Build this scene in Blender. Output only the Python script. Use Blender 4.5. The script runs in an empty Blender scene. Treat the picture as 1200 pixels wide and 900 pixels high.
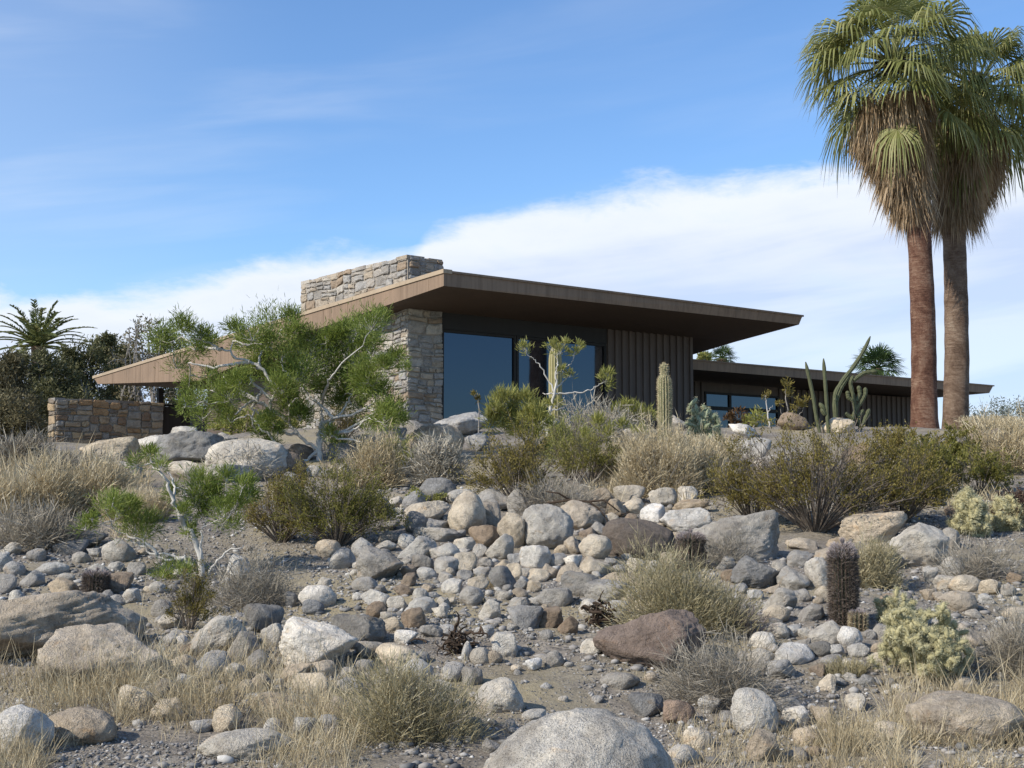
import bpy, math, random
import numpy as np
from mathutils import noise as mnoise, Vector

sc = bpy.context.scene
COL = sc.collection
rng = np.random.default_rng(11)

# ------------------------------------------------------------------ camera maths
F, HOR, CZ = 1530.0, 573.0, 1.6
PITCH = math.atan2(HOR - 450, F)
CP, SP = math.cos(PITCH), math.sin(PITCH)

def ray(px, py):
    a, b = (px - 600) / F, -(py - 450) / F
    return np.array([a, CP - b * SP, SP + b * CP])

def at(px, py, Y):
    r = ray(px, py)
    return np.array([0, 0, CZ]) + r * (Y / r[1])

# ------------------------------------------------------------------ noise
def _h(i, j, k, s):
    n = (i.astype(np.int64) * 374761393 + j.astype(np.int64) * 668265263 + k.astype(np.int64) * 2147483647 + s * 1274126177) & 0xffffffff
    n = ((n ^ (n >> 13)) * 1274126177) & 0xffffffff
    return ((n ^ (n >> 16)) & 0xffff) / 32767.5 - 1.0

def vn(x, y, z=None, s=0):
    x = np.asarray(x, float); y = np.asarray(y, float)
    z = np.zeros_like(x) if z is None else np.asarray(z, float)
    i, j, k = np.floor(x), np.floor(y), np.floor(z)
    fx, fy, fz = x - i, y - j, z - k
    fx, fy, fz = [t * t * (3 - 2 * t) for t in (fx, fy, fz)]
    r = 0
    for a in (0, 1):
        for b in (0, 1):
            for c in (0, 1):
                w = (fx if a else 1 - fx) * (fy if b else 1 - fy) * (fz if c else 1 - fz)
                r = r + w * _h(i + a, j + b, k + c, s)
    return r

def sstep(x, a, b):
    t = np.clip((np.asarray(x, float) - a) / (b - a), 0, 1)
    return t * t * (3 - 2 * t)

# ------------------------------------------------------------------ terrain
PD = [-400, 0, 7.0, 8.5, 10, 11.5, 13, 14.5, 16, 18, 21, 25, 28, 30, 34, 60, 400]
PZ = [-.6, -.12, 0.0, .13, .31, .48, .68, .90, 1.15, 1.48, 1.98, 2.52, 2.86, 2.98, 3.02, 3.05, 3.0]
def ground(X, Y, fine=True):
    X = np.asarray(X, float); Y = np.asarray(Y, float)
    z = np.interp(Y, PD, PZ)
    z = z - .32 * sstep(-X, 4, 9) * sstep(Y, 17, 27)
    z = z - .12 * sstep(X, 8, 13) * sstep(Y, 20, 30)
    if fine:
        near = 1 - sstep(np.hypot(X, Y - 18), 26, 45)
        amp = near * (1 - .6 * sstep(Y, 28, 33))
        z = z + amp * (.10 * vn(X / 2.6, Y / 2.6, s=3) + .045 * vn(X / .8, Y / .8, s=5) + .018 * vn(X / .28, Y / .28, s=7))
    return z

_YS = np.concatenate([np.arange(4.5, 31, .04), np.arange(31, 60, .25)])
def G(px, py, default=29.0):
    r = ray(px, py)
    X = r[0] / r[1] * _YS; Z = CZ + r[2] / r[1] * _YS
    hit = np.nonzero(ground(X, _YS) >= Z)[0]
    Y = _YS[hit[0]] if len(hit) else default
    X = r[0] / r[1] * Y
    return np.array([X, Y, float(ground(X, Y))])

def GX(px, Y):
    X = (px - 600) / F * Y
    for _ in range(4):
        z = float(ground(X, Y))
        X = (px - 600) / F * (Y * CP + (z - CZ) * SP)
    return np.array([X, Y, float(ground(X, Y))])

def ppm(Y):           # photo pixels per metre at depth Y
    return F / Y

# ------------------------------------------------------------------ mesh building
class MB:
    def __init__(s):
        s.v, s.l, s.n, s.c = [], [], [], 0
    def add(s, verts, faces):
        verts = np.asarray(verts, float).reshape(-1, 3)
        faces = np.asarray(faces, np.int64)
        s.v.append(verts); s.l.append((faces + s.c).ravel()); s.n.append(np.full(len(faces), faces.shape[1])); s.c += len(verts)
    def addl(s, verts, faces):      # faces of mixed length
        verts = np.asarray(verts, float).reshape(-1, 3)
        s.v.append(verts)
        s.l.append(np.array([i + s.c for f in faces for i in f])); s.n.append(np.array([len(f) for f in faces])); s.c += len(verts)
    def mesh(s, name, origin=(0, 0, 0), smooth=False):
        me = bpy.data.meshes.new(name)
        v = np.concatenate(s.v) - np.asarray(origin, float); l = np.concatenate(s.l); n = np.concatenate(s.n)
        me.vertices.add(len(v)); me.vertices.foreach_set('co', v.ravel())
        me.loops.add(len(l)); me.loops.foreach_set('vertex_index', l)
        me.polygons.add(len(n)); me.polygons.foreach_set('loop_start', np.concatenate([[0], np.cumsum(n)[:-1]]))
        try: me.polygons.foreach_set('loop_total', n)
        except Exception: pass
        me.polygons.foreach_set('use_smooth', np.full(len(n), smooth))
        me.update(calc_edges=True); me.validate()
        return me
    def build(s, name, mat, parent=None, origin=None, smooth=False):
        if parent is not None: origin = np.array(parent['_o']) if '_o' in parent else (0, 0, 0)
        if origin is None: origin = (0, 0, 0)
        me = s.mesh(name, origin, smooth); me.materials.append(mat)
        o = bpy.data.objects.new(name, me); COL.objects.link(o)
        o['_o'] = [float(t) for t in origin]
        if parent is not None: o.parent = parent
        else: o.location = origin
        return o

def tag(o, label=None, cat=None, group=None, kind=None):
    if label: o['label'] = label
    if cat: o['category'] = cat
    if group: o['group'] = group
    if kind: o['kind'] = kind
    return o

def thing(name, base, label, cat, group=None):
    o = bpy.data.objects.new(name, None); COL.objects.link(o)
    o.empty_display_size = .2
    o.location = [float(t) for t in base]; o['_o'] = [float(t) for t in base]
    return tag(o, label, cat, group)

def unit(a):
    return a / np.maximum(np.linalg.norm(a, axis=-1, keepdims=True), 1e-9)

def tubes(mb, P, R, k=4, cap=True):
    """P (N,n,3) paths, R (N,n) or (n,) radii"""
    P = np.asarray(P, float)
    if P.ndim == 2: P = P[None]
    N, n, _ = P.shape
    R = np.broadcast_to(np.asarray(R, float), (N, n))
    T = unit(np.gradient(P, axis=1))
    avg = unit(P[:, -1] - P[:, 0])
    ref = np.where(np.abs(avg[:, 2:3]) > .8, np.array([[1., 0.13, 0]]), np.array([[0, 0.07, 1.]]))[:, None, :]
    A = unit(np.cross(T, ref)); Bn = np.cross(T, A)
    ang = np.arange(k) / k * 2 * np.pi
    ring = P[:, :, None, :] + R[:, :, None, None] * (A[:, :, None, :] * np.cos(ang)[None, None, :, None] + Bn[:, :, None, :] * np.sin(ang)[None, None, :, None])
    idx = np.arange(N * n * k).reshape(N, n, k)
    a = idx[:, :-1]; b = idx[:, 1:]
    f = np.stack([a, np.roll(a, -1, 2), np.roll(b, -1, 2), b], -1).reshape(-1, 4)
    mb.add(ring.reshape(-1, 3), f)
    if cap and k > 3:
        c0 = mb.c - N * n * k
        mb.l.append((idx[:, -1] + c0).ravel()); mb.n.append(np.full(N, k))

def blades(mb, P, D, L, W, droop=0.0, twist=None, r=None):
    """narrow pointed leaves: quad + tri. P,D (N,3); L,W (N,)"""
    r = r or rng
    P = np.asarray(P, float); D = unit(np.asarray(D, float)); N = len(P)
    L = np.broadcast_to(L, (N,))[:, None]; W = np.broadcast_to(W, (N,))[:, None]
    rnd = r.normal(size=(N, 3))
    S = unit(np.cross(D, rnd))
    g = np.array([0, 0, -1.0])
    m = P + D * L * .55 + g * L * (droop * .3)
    t = P + D * L + g * L * droop
    v = np.stack([P - S * W * .35, P + S * W * .35, m + S * W * .5, m - S * W * .5, t], 1)
    i = np.arange(N)[:, None] * 5
    fq = i + np.array([[0, 1, 2, 3]]); ft = i + np.array([[3, 2, 4]])
    c = mb.c
    mb.v.append(v.reshape(-1, 3)); mb.c += 5 * N
    mb.l.append((fq + c).ravel()); mb.n.append(np.full(N, 4))
    mb.l.append((ft + c).ravel()); mb.n.append(np.full(N, 3))

def leaves(mb, P, D, size, aspect=.5, r=None):
    """rhombus leaves"""
    r = r or rng
    P = np.asarray(P, float); N = len(P)
    D = unit(np.asarray(D, float)); S = unit(np.cross(D, r.normal(size=(N, 3))))
    L = np.broadcast_to(size, (N,))[:, None]
    v = np.stack([P, P + D * L * .5 + S * L * aspect * .5, P + D * L, P + D * L * .5 - S * L * aspect * .5], 1)
    mb.add(v.reshape(-1, 3), np.arange(N * 4).reshape(N, 4))

def box(mb, o, ex, ey, ez):
    """box from corner o with edge vectors"""
    o, ex, ey, ez = [np.asarray(t, float) for t in (o, ex, ey, ez)]
    v = np.array([o, o + ex, o + ex + ey, o + ey, o + ez, o + ex + ez, o + ex + ey + ez, o + ey + ez])
    f = np.array([[0, 3, 2, 1], [4, 5, 6, 7], [0, 1, 5, 4], [1, 2, 6, 5], [2, 3, 7, 6], [3, 0, 4, 7]])
    if np.dot(np.cross(ex, ey), ez) < 0: f = f[:, ::-1]
    mb.add(v, f)

def rdir(N, r=None, up=0.0):
    r = r or rng
    d = r.normal(size=(N, 3)); d = unit(d)
    d[:, 2] += up
    return unit(d)

# ------------------------------------------------------------------ materials
def newmat(name):
    m = bpy.data.materials.new(name); m.use_nodes = True
    nt = m.node_tree; nt.nodes.clear()
    out = nt.nodes.new('ShaderNodeOutputMaterial'); b = nt.nodes.new('ShaderNodeBsdfPrincipled')
    nt.links.new(b.outputs[0], out.inputs[0])
    b.inputs['Specular IOR Level'].default_value = .25
    return m, nt, b, out

def N_(nt, t, **kw):
    n = nt.nodes.new(t)
    for k, v in kw.items():
        if k in n.inputs: n.inputs[k].default_value = v
        else: setattr(n, k, v)
    return n

def ramp(nt, fac, stops, interp='LINEAR'):
    n = nt.nodes.new('ShaderNodeValToRGB'); n.color_ramp.interpolation = interp
    e = n.color_ramp.elements
    while len(e) > 1: e.remove(e[-1])
    e[0].position, e[0].color = stops[0][0], (*stops[0][1], 1)
    for p, c in stops[1:]:
        q = e.new(p); q.color = (*c, 1)
    nt.links.new(fac, n.inputs[0]); return n

def mixc(nt, fac, a, b, mode='MIX'):
    n = nt.nodes.new('ShaderNodeMix'); n.data_type = 'RGBA'; n.blend_type = mode
    for sock, val in ((n.inputs[0], fac), (n.inputs[6], a), (n.inputs[7], b)):
        if isinstance(val, (int, float)): sock.default_value = val
        elif isinstance(val, tuple): sock.default_value = (*val, 1)
        else: nt.links.new(val, sock)
    return n.outputs[2]

def noise(nt, scale, detail=4, rough=.6, vec=None, dist=0):
    n = N_(nt, 'ShaderNodeTexNoise'); n.inputs['Scale'].default_value = scale; n.inputs['Detail'].default_value = detail
    n.inputs['Roughness'].default_value = rough; n.inputs['Distortion'].default_value = dist
    if vec is not None: nt.links.new(vec, n.inputs['Vector'])
    return n.outputs['Fac']

def objvec(nt):
    return N_(nt, 'ShaderNodeTexCoord').outputs['Object']

def worldvec(nt):
    return N_(nt, 'ShaderNodeNewGeometry').outputs['Position']

def bump(nt, b, h, strength=.5, dist=.02):
    n = N_(nt, 'ShaderNodeBump'); n.inputs['Strength'].default_value = strength; n.inputs['Distance'].default_value = dist
    nt.links.new(h, n.inputs['Height']); nt.links.new(n.outputs[0], b.inputs['Normal']); return n

def leafmat(name, stops, trans=.25, scale=3.0, rough=.55):
    """leaf colours: random per leaf, shifted in clumps; some light passes through"""
    m, nt, b, out = newmat(name)
    geo = N_(nt, 'ShaderNodeNewGeometry')
    nz = noise(nt, scale, 2, .5, geo.outputs['Position'])
    mx = N_(nt, 'ShaderNodeMath', operation='MULTIPLY_ADD'); nt.links.new(geo.outputs['Random Per Island'], mx.inputs[0]); mx.inputs[1].default_value = .55
    ad = N_(nt, 'ShaderNodeMath', operation='MULTIPLY_ADD'); nt.links.new(nz, ad.inputs[0]); ad.inputs[1].default_value = .9; ad.inputs[2].default_value = -.22
    nt.links.new(ad.outputs[0], mx.inputs[2])
    c = ramp(nt, mx.outputs[0], stops)
    nt.links.new(c.outputs[0], b.inputs['Base Color']); b.inputs['Roughness'].default_value = rough
    if trans > 0:
        t = N_(nt, 'ShaderNodeBsdfTranslucent'); nt.links.new(c.outputs[0], t.inputs[0])
        s = N_(nt, 'ShaderNodeMixShader'); s.inputs[0].default_value = trans
        nt.links.new(b.outputs[0], s.inputs[1]); nt.links.new(t.outputs[0], s.inputs[2]); nt.links.new(s.outputs[0], out.inputs[0])
    return m
# ------------------------------------------------------------------ camera, light, sky
cam = bpy.data.cameras.new('camera'); cam.lens = 36 * F / 1200; cam.sensor_width = 36; cam.clip_end = 3000; cam.clip_start = .05
co = bpy.data.objects.new('camera', cam); COL.objects.link(co)
co.location = (0, 0, CZ); co.rotation_euler = (math.pi / 2 + PITCH, 0, 0)
sc.camera = co

SUN_EL = math.radians(37); SUN_AZ = math.atan2(-.86, -.51)       # azimuth from +Y towards +X
S = Vector((math.sin(SUN_AZ) * math.cos(SUN_EL), math.cos(SUN_AZ) * math.cos(SUN_EL), math.sin(SUN_EL)))
sl = bpy.data.lights.new('sun', 'SUN'); sl.energy = 4.2; sl.angle = math.radians(.5); sl.color = (1, .935, .82)
so = bpy.data.objects.new('sun', sl); COL.objects.link(so)
so.rotation_euler = (-S).to_track_quat('-Z', 'Y').to_euler(); so.location = (-30, -20, 40)

w = bpy.data.worlds.new('World'); sc.world = w; w.use_nodes = True
nt = w.node_tree; nt.nodes.clear()
wo = nt.nodes.new('ShaderNodeOutputWorld'); bg = nt.nodes.new('ShaderNodeBackground')
nt.links.new(bg.outputs[0], wo.inputs[0]); bg.inputs[1].default_value = .132
sky = nt.nodes.new('ShaderNodeTexSky'); sky.sky_type = 'NISHITA'; sky.sun_disc = False
sky.sun_elevation = SUN_EL; sky.sun_rotation = SUN_AZ; sky.altitude = 200; sky.air_density = 1.0; sky.dust_density = .25; sky.ozone_density = 2.6
tc = nt.nodes.new('ShaderNodeTexCoord')
sep = nt.nodes.new('ShaderNodeSeparateXYZ'); nt.links.new(tc.outputs['Generated'], sep.inputs[0])
def M(op, a, b=None, c=None, clamp=False):
    n = nt.nodes.new('ShaderNodeMath'); n.operation = op; n.use_clamp = clamp
    for i, x in enumerate((a, b, c)):
        if x is None: continue
        if isinstance(x, (int, float)): n.inputs[i].default_value = x
        else: nt.links.new(x, n.inputs[i])
    return n.outputs[0]
def SS(x, a, b):
    n = nt.nodes.new('ShaderNodeMapRange'); n.interpolation_type = 'SMOOTHSTEP'
    nt.links.new(x, n.inputs[0]); n.inputs[1].default_value = a; n.inputs[2].default_value = b
    return n.outputs[0]
az = M('ARCTAN2', sep.outputs[0], sep.outputs[1]); el = M('ARCSINE', sep.outputs[2])
# direction stretched sideways so the clouds lie in long streaks
cmb = nt.nodes.new('ShaderNodeCombineXYZ'); nt.links.new(az, cmb.inputs[0]); nt.links.new(M('MULTIPLY', el, 2.6), cmb.inputs[1])
cmb2 = nt.nodes.new('ShaderNodeCombineXYZ'); nt.links.new(az, cmb2.inputs[0])
nt.links.new(M('ADD', M('MULTIPLY', el, 7.0), M('MULTIPLY', az, -.8)), cmb2.inputs[1])
n1 = noise(nt, 9, 8, .62, cmb.outputs[0], .3); n2 = noise(nt, 26, 6, .65, cmb.outputs[0], .2)
n3 = noise(nt, 3.2, 5, .52, cmb2.outputs[0], .4)
# height of the cloud bank's top edge against azimuth (radians)
def pxaz(px): return math.atan2(px - 600, F)
def pyel(py): return math.atan2(HOR - py, F)
edge = [(-400, 400), (0, 356), (120, 352), (190, 340), (290, 318), (380, 291), (430, 291), (480, 300), (500, 272), (560, 250), (640, 236), (700, 226), (760, 214), (850, 211), (1000, 203), (1200, 200), (1700, 210)]
cr = nt.nodes.new('ShaderNodeValToRGB'); e = cr.color_ramp.elements
A0, A1 = pxaz(-400), pxaz(1700)
first = True
for px, py in edge:
    p = (pxaz(px) - A0) / (A1 - A0); val = pyel(py) / .4
    if first: el0 = e[0]; el0.position = p; first = False; q = el0
    else:
        q = e.new(p)
    q.color = (val, val, val, 1)
e.remove([x for x in e if x.position >= .9999][-1]) if len([x for x in e if x.position >= .9999]) > 1 else None
nt.links.new(M('DIVIDE', M('SUBTRACT', az, A0), A1 - A0, clamp=True), cr.inputs[0])
top = M('MULTIPLY', cr.outputs[0], .4)
edgen = M('ADD', M('MULTIPLY', M('SUBTRACT', n1, .5), .055), M('MULTIPLY', M('SUBTRACT', n2, .5), .018))
depth = M('SUBTRACT', M('ADD', M('ADD', top, .006), edgen), el)
mask = SS(depth, -.004, .022)
body = M('ADD', .68, M('MULTIPLY', n1, .7), clamp=True)
lowfade = M('SUBTRACT', 1.0, M('MULTIPLY', SS(depth, .04, .16), .2))
bank = M('MULTIPLY', M('MULTIPLY', mask, body), lowfade)
inview = M('MULTIPLY', SS(az, -1.3, -.7), M('SUBTRACT', 1.0, SS(az, .7, 1.3)))
bank = M('MULTIPLY', bank, inview)
# thin high streaks, strongest towards the upper left
wisp = M('MULTIPLY', SS(n3, .42, .85), M('ADD', .10, M('MULTIPLY', SS(M('MULTIPLY', az, -1.0), -.02, .35), .20)))
wisp = M('ADD', wisp, M('MULTIPLY', SS(M('MULTIPLY', az, -1.0), .14, .42), .12))
cov = M('MAXIMUM', bank, wisp, clamp=True)
ccol = mixc(nt, M('MULTIPLY', SS(depth, .0, .09), M('ADD', .45, M('MULTIPLY', SS(n3, .35, .65), .75)), clamp=True), (5.5, 5.8, 6.3), (3.7, 4.4, 5.8))
tint = mixc(nt, 1.0, sky.outputs[0], (.80, .98, 1.16), 'MULTIPLY')
fin = mixc(nt, cov, tint, ccol)
nt.links.new(fin, bg.inputs[0])
sc.view_settings.view_transform = 'Standard'; sc.view_settings.look = 'None'; sc.view_settings.gamma = 1; sc.view_settings.exposure = .36
sc.view_settings.use_curve_mapping = False
sc.render.engine = 'CYCLES'; sc.cycles.max_bounces = 6; sc.cycles.diffuse_bounces = 3; sc.cycles.transparent_max_bounces = 6
# ------------------------------------------------------------------ ground
def ground_mat():
    m, nt, b, out = newmat('desert_soil')
    p = worldvec(nt)
    big = noise(nt, .55, 4, .6, p); mid = noise(nt, 2.4, 6, .7, p); fine = noise(nt, 22, 6, .75, p)
    c1 = ramp(nt, mid, [(.30, (.165, .142, .115)), (.5, (.26, .226, .187)), (.7, (.345, .307, .258))])
    c2 = ramp(nt, fine, [(.28, (.40, .40, .40)), (.5, (.9, .9, .9)), (.72, (1.45, 1.42, 1.38))])
    c = mixc(nt, 1.0, c1.outputs[0], c2.outputs[0], 'MULTIPLY')
    straw = ramp(nt, big, [(.46, (0, 0, 0)), (.64, (1, 1, 1))])
    c = mixc(nt, straw.outputs[0], c, mixc(nt, fine, (.25, .20, .12), (.40, .34, .22)))
    vo = N_(nt, 'ShaderNodeTexVoronoi'); vo.inputs['Scale'].default_value = 30; nt.links.new(p, vo.inputs['Vector'])
    st = ramp(nt, vo.outputs['Distance'], [(.18, (1, 1, 1)), (.34, (0, 0, 0))])
    sep = N_(nt, 'ShaderNodeSeparateColor'); nt.links.new(vo.outputs['Color'], sep.inputs[0])
    gate = N_(nt, 'ShaderNodeMath', operation='GREATER_THAN'); nt.links.new(sep.outputs[0], gate.inputs[0]); gate.inputs[1].default_value = .45
    f = N_(nt, 'ShaderNodeMath', operation='MULTIPLY'); nt.links.new(gate.outputs[0], f.inputs[0]); nt.links.new(st.outputs[0], f.inputs[1])
    pc = ramp(nt, sep.outputs[1], [(0, (.16, .15, .14)), (.4, (.27, .25, .23)), (.8, (.38, .35, .31)), (1, (.5, .48, .45))])
    c = mixc(nt, f.outputs[0], c, pc.outputs[0])
    nt.links.new(c, b.inputs['Base Color']); b.inputs['Roughness'].default_value = .95
    h = N_(nt, 'ShaderNodeMath', operation='MULTIPLY_ADD'); nt.links.new(f.outputs[0], h.inputs[0]); h.inputs[1].default_value = .6; nt.links.new(fine, h.inputs[2])
    bump(nt, b, h.outputs[0], .9, .03)
    return m

def build_ground():
    xs = np.concatenate([[-900, -500, -250, -120, -60, -35, -24, -18], np.arange(-14.5, 15.01, .1), [18, 24, 35, 60, 120, 250, 500, 900]])
    ys = np.concatenate([[-900, -400, -150, -50, -15, -5, 0, 3], np.arange(5, 33.01, .1), [34, 36, 38, 41, 45, 50, 60, 80, 120, 250, 500, 1200, 2000]])
    X, Y = np.meshgrid(xs, ys); Z = ground(X, Y)
    ny, nx = X.shape
    mb = MB(); i = np.arange(nx * ny).reshape(ny, nx)
    f = np.stack([i[:-1, :-1], i[:-1, 1:], i[1:, 1:], i[1:, :-1]], -1).reshape(-1, 4)
    mb.add(np.stack([X, Y, Z], -1), f)
    o = mb.build('ground', ground_mat(), smooth=True)
    tag(o, 'grey brown stony desert ground rising to the house', 'ground', kind='structure')
build_ground()

# ------------------------------------------------------------------ rocks
def ico(n):
    import bmesh
    bm = bmesh.new(); bmesh.ops.create_icosphere(bm, subdivisions=n, radius=1)
    v = np.array([q.co[:] for q in bm.verts]); f = np.array([[a.index for a in p.verts] for p in bm.faces]); bm.free()
    return v, f
ICO = {n: ico(n) for n in (1, 2, 4, 5)}

def rock_verts(n, seed, kind='r'):
    d, f = ICO[n]; r = np.random.default_rng(seed)
    d = unit(d)
    if kind == 'r':   K, mexp, lo, na = 20, 8, .82, .09
    elif kind == 'a': K, mexp, lo, na = 14, 36, .64, .085
    else:             K, mexp, lo, na = 14, 30, .62, .09
    p = unit(r.normal(size=(K, 3))); dist = r.uniform(lo, 1, K)
    fill = unit(np.array([[x, y, z] for x in (-1, 0, 1) for y in (-1, 0, 1) for z in (-1, 0, 1) if (x, y, z) != (0, 0, 0)], float) + r.normal(size=(26, 3)) * .25)
    p = np.concatenate([p, fill]); dist = np.concatenate([dist, r.uniform(.95, 1.12, 26) if kind == 'r' else r.uniform(1.04, 1.4, 26)])
    q = np.maximum(d @ p.T, 0) / dist
    rad = (np.sum(q ** mexp, 1)) ** (-1 / mexp)
    o = r.uniform(0, 90, 3)
    def fb(s): return vn(d[:, 0] * s + o[0], d[:, 1] * s + o[1], d[:, 2] * s + o[2], seed)
    rad = rad * (1 + na * fb(1.3) + na * .6 * fb(2.9) + na * .36 * fb(6.3) + na * .22 * fb(13))
    if n >= 4: rad = rad * (1 - na * .55 * sstep(np.abs(fb(3.7)), .16, 0) * sstep(fb(1.9), -.1, .5) + na * .16 * fb(24))
    if kind != 'r':
        rad = rad - .035 * sstep(np.abs(fb(2.2)), .07, 0)      # cracks
        st = (d[:, 2] + .25 * d[:, 0] + .15 * fb(1.7)) * 6
        rad = rad + (.03 + .02 * fb(1.1)) * (sstep(st % 1, .0, .75) - sstep(st % 1, .86, 1.0))
    v = d * rad[:, None]
    ext = (v.max(0) - v.min(0)) / 2; v = (v - (v.max(0) + v.min(0)) / 2) / ext
    return v, f

def rock_mat(name='weathered_stone', speckle=False):
    m, nt, b, out = newmat(name)
    oi = N_(nt, 'ShaderNodeObjectInfo'); tcn = N_(nt, 'ShaderNodeTexCoord')
    ad = N_(nt, 'ShaderNodeVectorMath', operation='ADD'); nt.links.new(worldvec(nt), ad.inputs[0]); nt.links.new(oi.outputs['Location'], ad.inputs[1])
    p = ad.outputs[0]
    n1 = noise(nt, 3.2, 7, .7, p, .6); n2 = noise(nt, 14, 6, .7, p); n3 = noise(nt, 90, 3, .7, p)
    f1 = ramp(nt, n1, [(.30, (.68, .66, .64)), (.5, (1, 1, 1)), (.72, (1.22, 1.17, 1.08))])
    f2 = ramp(nt, n2, [(.28, (.66, .66, .66)), (.5, (1, 1, 1)), (.75, (1.2, 1.2, 1.2))])
    f3 = ramp(nt, n3, [(.3, (.72, .72, .72)), (.5, (1, 1, 1)), (.7, (1.18, 1.18, 1.18))])
    c = mixc(nt, 1, oi.outputs['Color'], f1.outputs[0], 'MULTIPLY'); c = mixc(nt, 1, c, f2.outputs[0], 'MULTIPLY'); c = mixc(nt, .8, c, f3.outputs[0], 'MULTIPLY')
    n4 = noise(nt, 5.5, 4, .6, p, 1.2)
    rust = ramp(nt, n4, [(.60, (0, 0, 0)), (.74, (1, 1, 1))])
    fr = N_(nt, 'ShaderNodeMath', operation='MULTIPLY'); nt.links.new(rust.outputs[0], fr.inputs[0]); fr.inputs[1].default_value = .45
    c = mixc(nt, fr.outputs[0], c, mixc(nt, 1, c, (1.05, .78, .50), 'MULTIPLY'))
    n5 = noise(nt, 26, 5, .75, p, .8)
    lich = ramp(nt, n5, [(.60, (1, 1, 1)), (.70, (.52, .51, .50))])
    c = mixc(nt, .75, c, lich.outputs[0], 'MULTIPLY')
    n6 = noise(nt, 1.7, 4, .6, p, .8)
    c = mixc(nt, 1, c, ramp(nt, n6, [(.32, (.74, .72, .70)), (.5, (1, 1, 1)), (.7, (1.12, 1.11, 1.1))]).outputs[0], 'MULTIPLY')
    if speckle:
        vo = N_(nt, 'ShaderNodeTexVoronoi'); vo.inputs['Scale'].default_value = 230; nt.links.new(p, vo.inputs['Vector'])
        s2 = N_(nt, 'ShaderNodeSeparateColor'); nt.links.new(vo.outputs['Color'], s2.inputs[0])
        sp = ramp(nt, s2.outputs[0], [(.0, (.42, .42, .42)), (.14, (.66, .66, .66)), (.18, (1, 1, 1)), (.8, (1.12, 1.12, 1.12)), (1, (1.25, 1.25, 1.25))])
        c = mixc(nt, .9, c, sp.outputs[0], 'MULTIPLY')
    nt.links.new(c, b.inputs['Base Color']); b.inputs['Roughness'].default_value = .88
    h = N_(nt, 'ShaderNodeMath', operation='MULTIPLY_ADD'); nt.links.new(n3, h.inputs[0]); h.inputs[1].default_value = .35; nt.links.new(n2, h.inputs[2])
    bump(nt, b, h.outputs[0], 1.0, .05)
    return m
ROCK = rock_mat(); GRANITE = rock_mat('speckled_granite', True)

TONE = {'w': ((.66, .62, .56), 'white'), 'l': ((.51, .475, .42), 'pale grey'), 'g': ((.385, .36, .325), 'grey'), 'd': ((.235, .225, .21), 'dark grey'),
        'c': ((.57, .49, .38), 'cream'), 't': ((.46, .385, .295), 'tan'), 'b': ((.29, .225, .165), 'brown'), 'k': ((.155, .125, .10), 'dark brown'), 'r': ((.275, .205, .16), 'reddish brown')}
_bank = {}
def rock_mesh(kind, var, hi=False):
    key = (kind, var, hi)
    if key not in _bank:
        mb = MB(); v, f = rock_verts(5 if hi else 4, 100 + var * 7 + ord(kind), kind); mb.add(v, f)
        _bank[key] = mb.mesh('rock_%s' % {'r': 'rounded', 'a': 'angular', 's': 'slab'}[kind], smooth=True); _bank[key].materials.append(ROCK)
    return _bank[key]

# landmarks in the photograph, used only to word the labels
LM = [(990, 690, 'the tall barrel cactus'), (1085, 740, 'the pale cholla'), (853, 636, 'the banded grey boulder'), (748, 636, 'the big dark brown boulder'),
      (642, 622, 'the big round grey boulder'), (763, 755, 'the large reddish boulder'), (675, 870, 'the big speckled granite boulder'), (490, 830, 'the green grass tuft at the bottom'),
      (800, 705, 'the straw bush above the reddish boulder'), (60, 740, 'the huge boulder at the left edge'), (118, 772, 'the long split boulder'), (372, 702, 'the bright white stone'),
      (375, 760, 'the white rust-stained boulder'), (535, 750, 'the dead root tangle'), (380, 540, 'the tree in front of the chimney'), (120, 500, 'the stone garden wall'),
      (779, 470, 'the saguaro'), (525, 535, 'the grey dome bush'), (640, 540, 'the yellow green bush'), (390, 600, 'the left creosote bush'), (960, 560, 'the big creosote bush'),
      (555, 600, 'the cream boulder on the rock pile'), (583, 817, 'the loose pale boulder on bare gravel'), (1070, 643, 'the big grey boulder at right'), (110, 685, 'the small brown barrel cactus'),
      (200, 640, 'the white-stemmed shrub'), (840, 790, 'the grey twig bush'), (1140, 850, 'the dry grass at lower right'), (884, 839, 'the upright smooth boulder at lower right'), (225, 520, 'the dark boulder below the garden wall')]
_used_labels = {}
def where(cx, cy, skip=0):
    ds = sorted(((cx - x) ** 2 + (cy - y) ** 2, x, y, n) for x, y, n in LM if (cx - x) ** 2 + (cy - y) ** 2 > 300)
    _, x, y, n = ds[skip]
    dx, dy = cx - x, cy - y
    if abs(dx) > 1.7 * abs(dy): rel = 'right of' if dx > 0 else 'left of'
    elif abs(dy) > 1.7 * abs(dx): rel = 'in front of' if dy > 0 else 'behind'
    else: rel = ('in front and right of' if dx > 0 else 'in front and left of') if dy > 0 else ('behind and right of' if dx > 0 else 'behind and left of')
    return rel + ' ' + n
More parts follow.
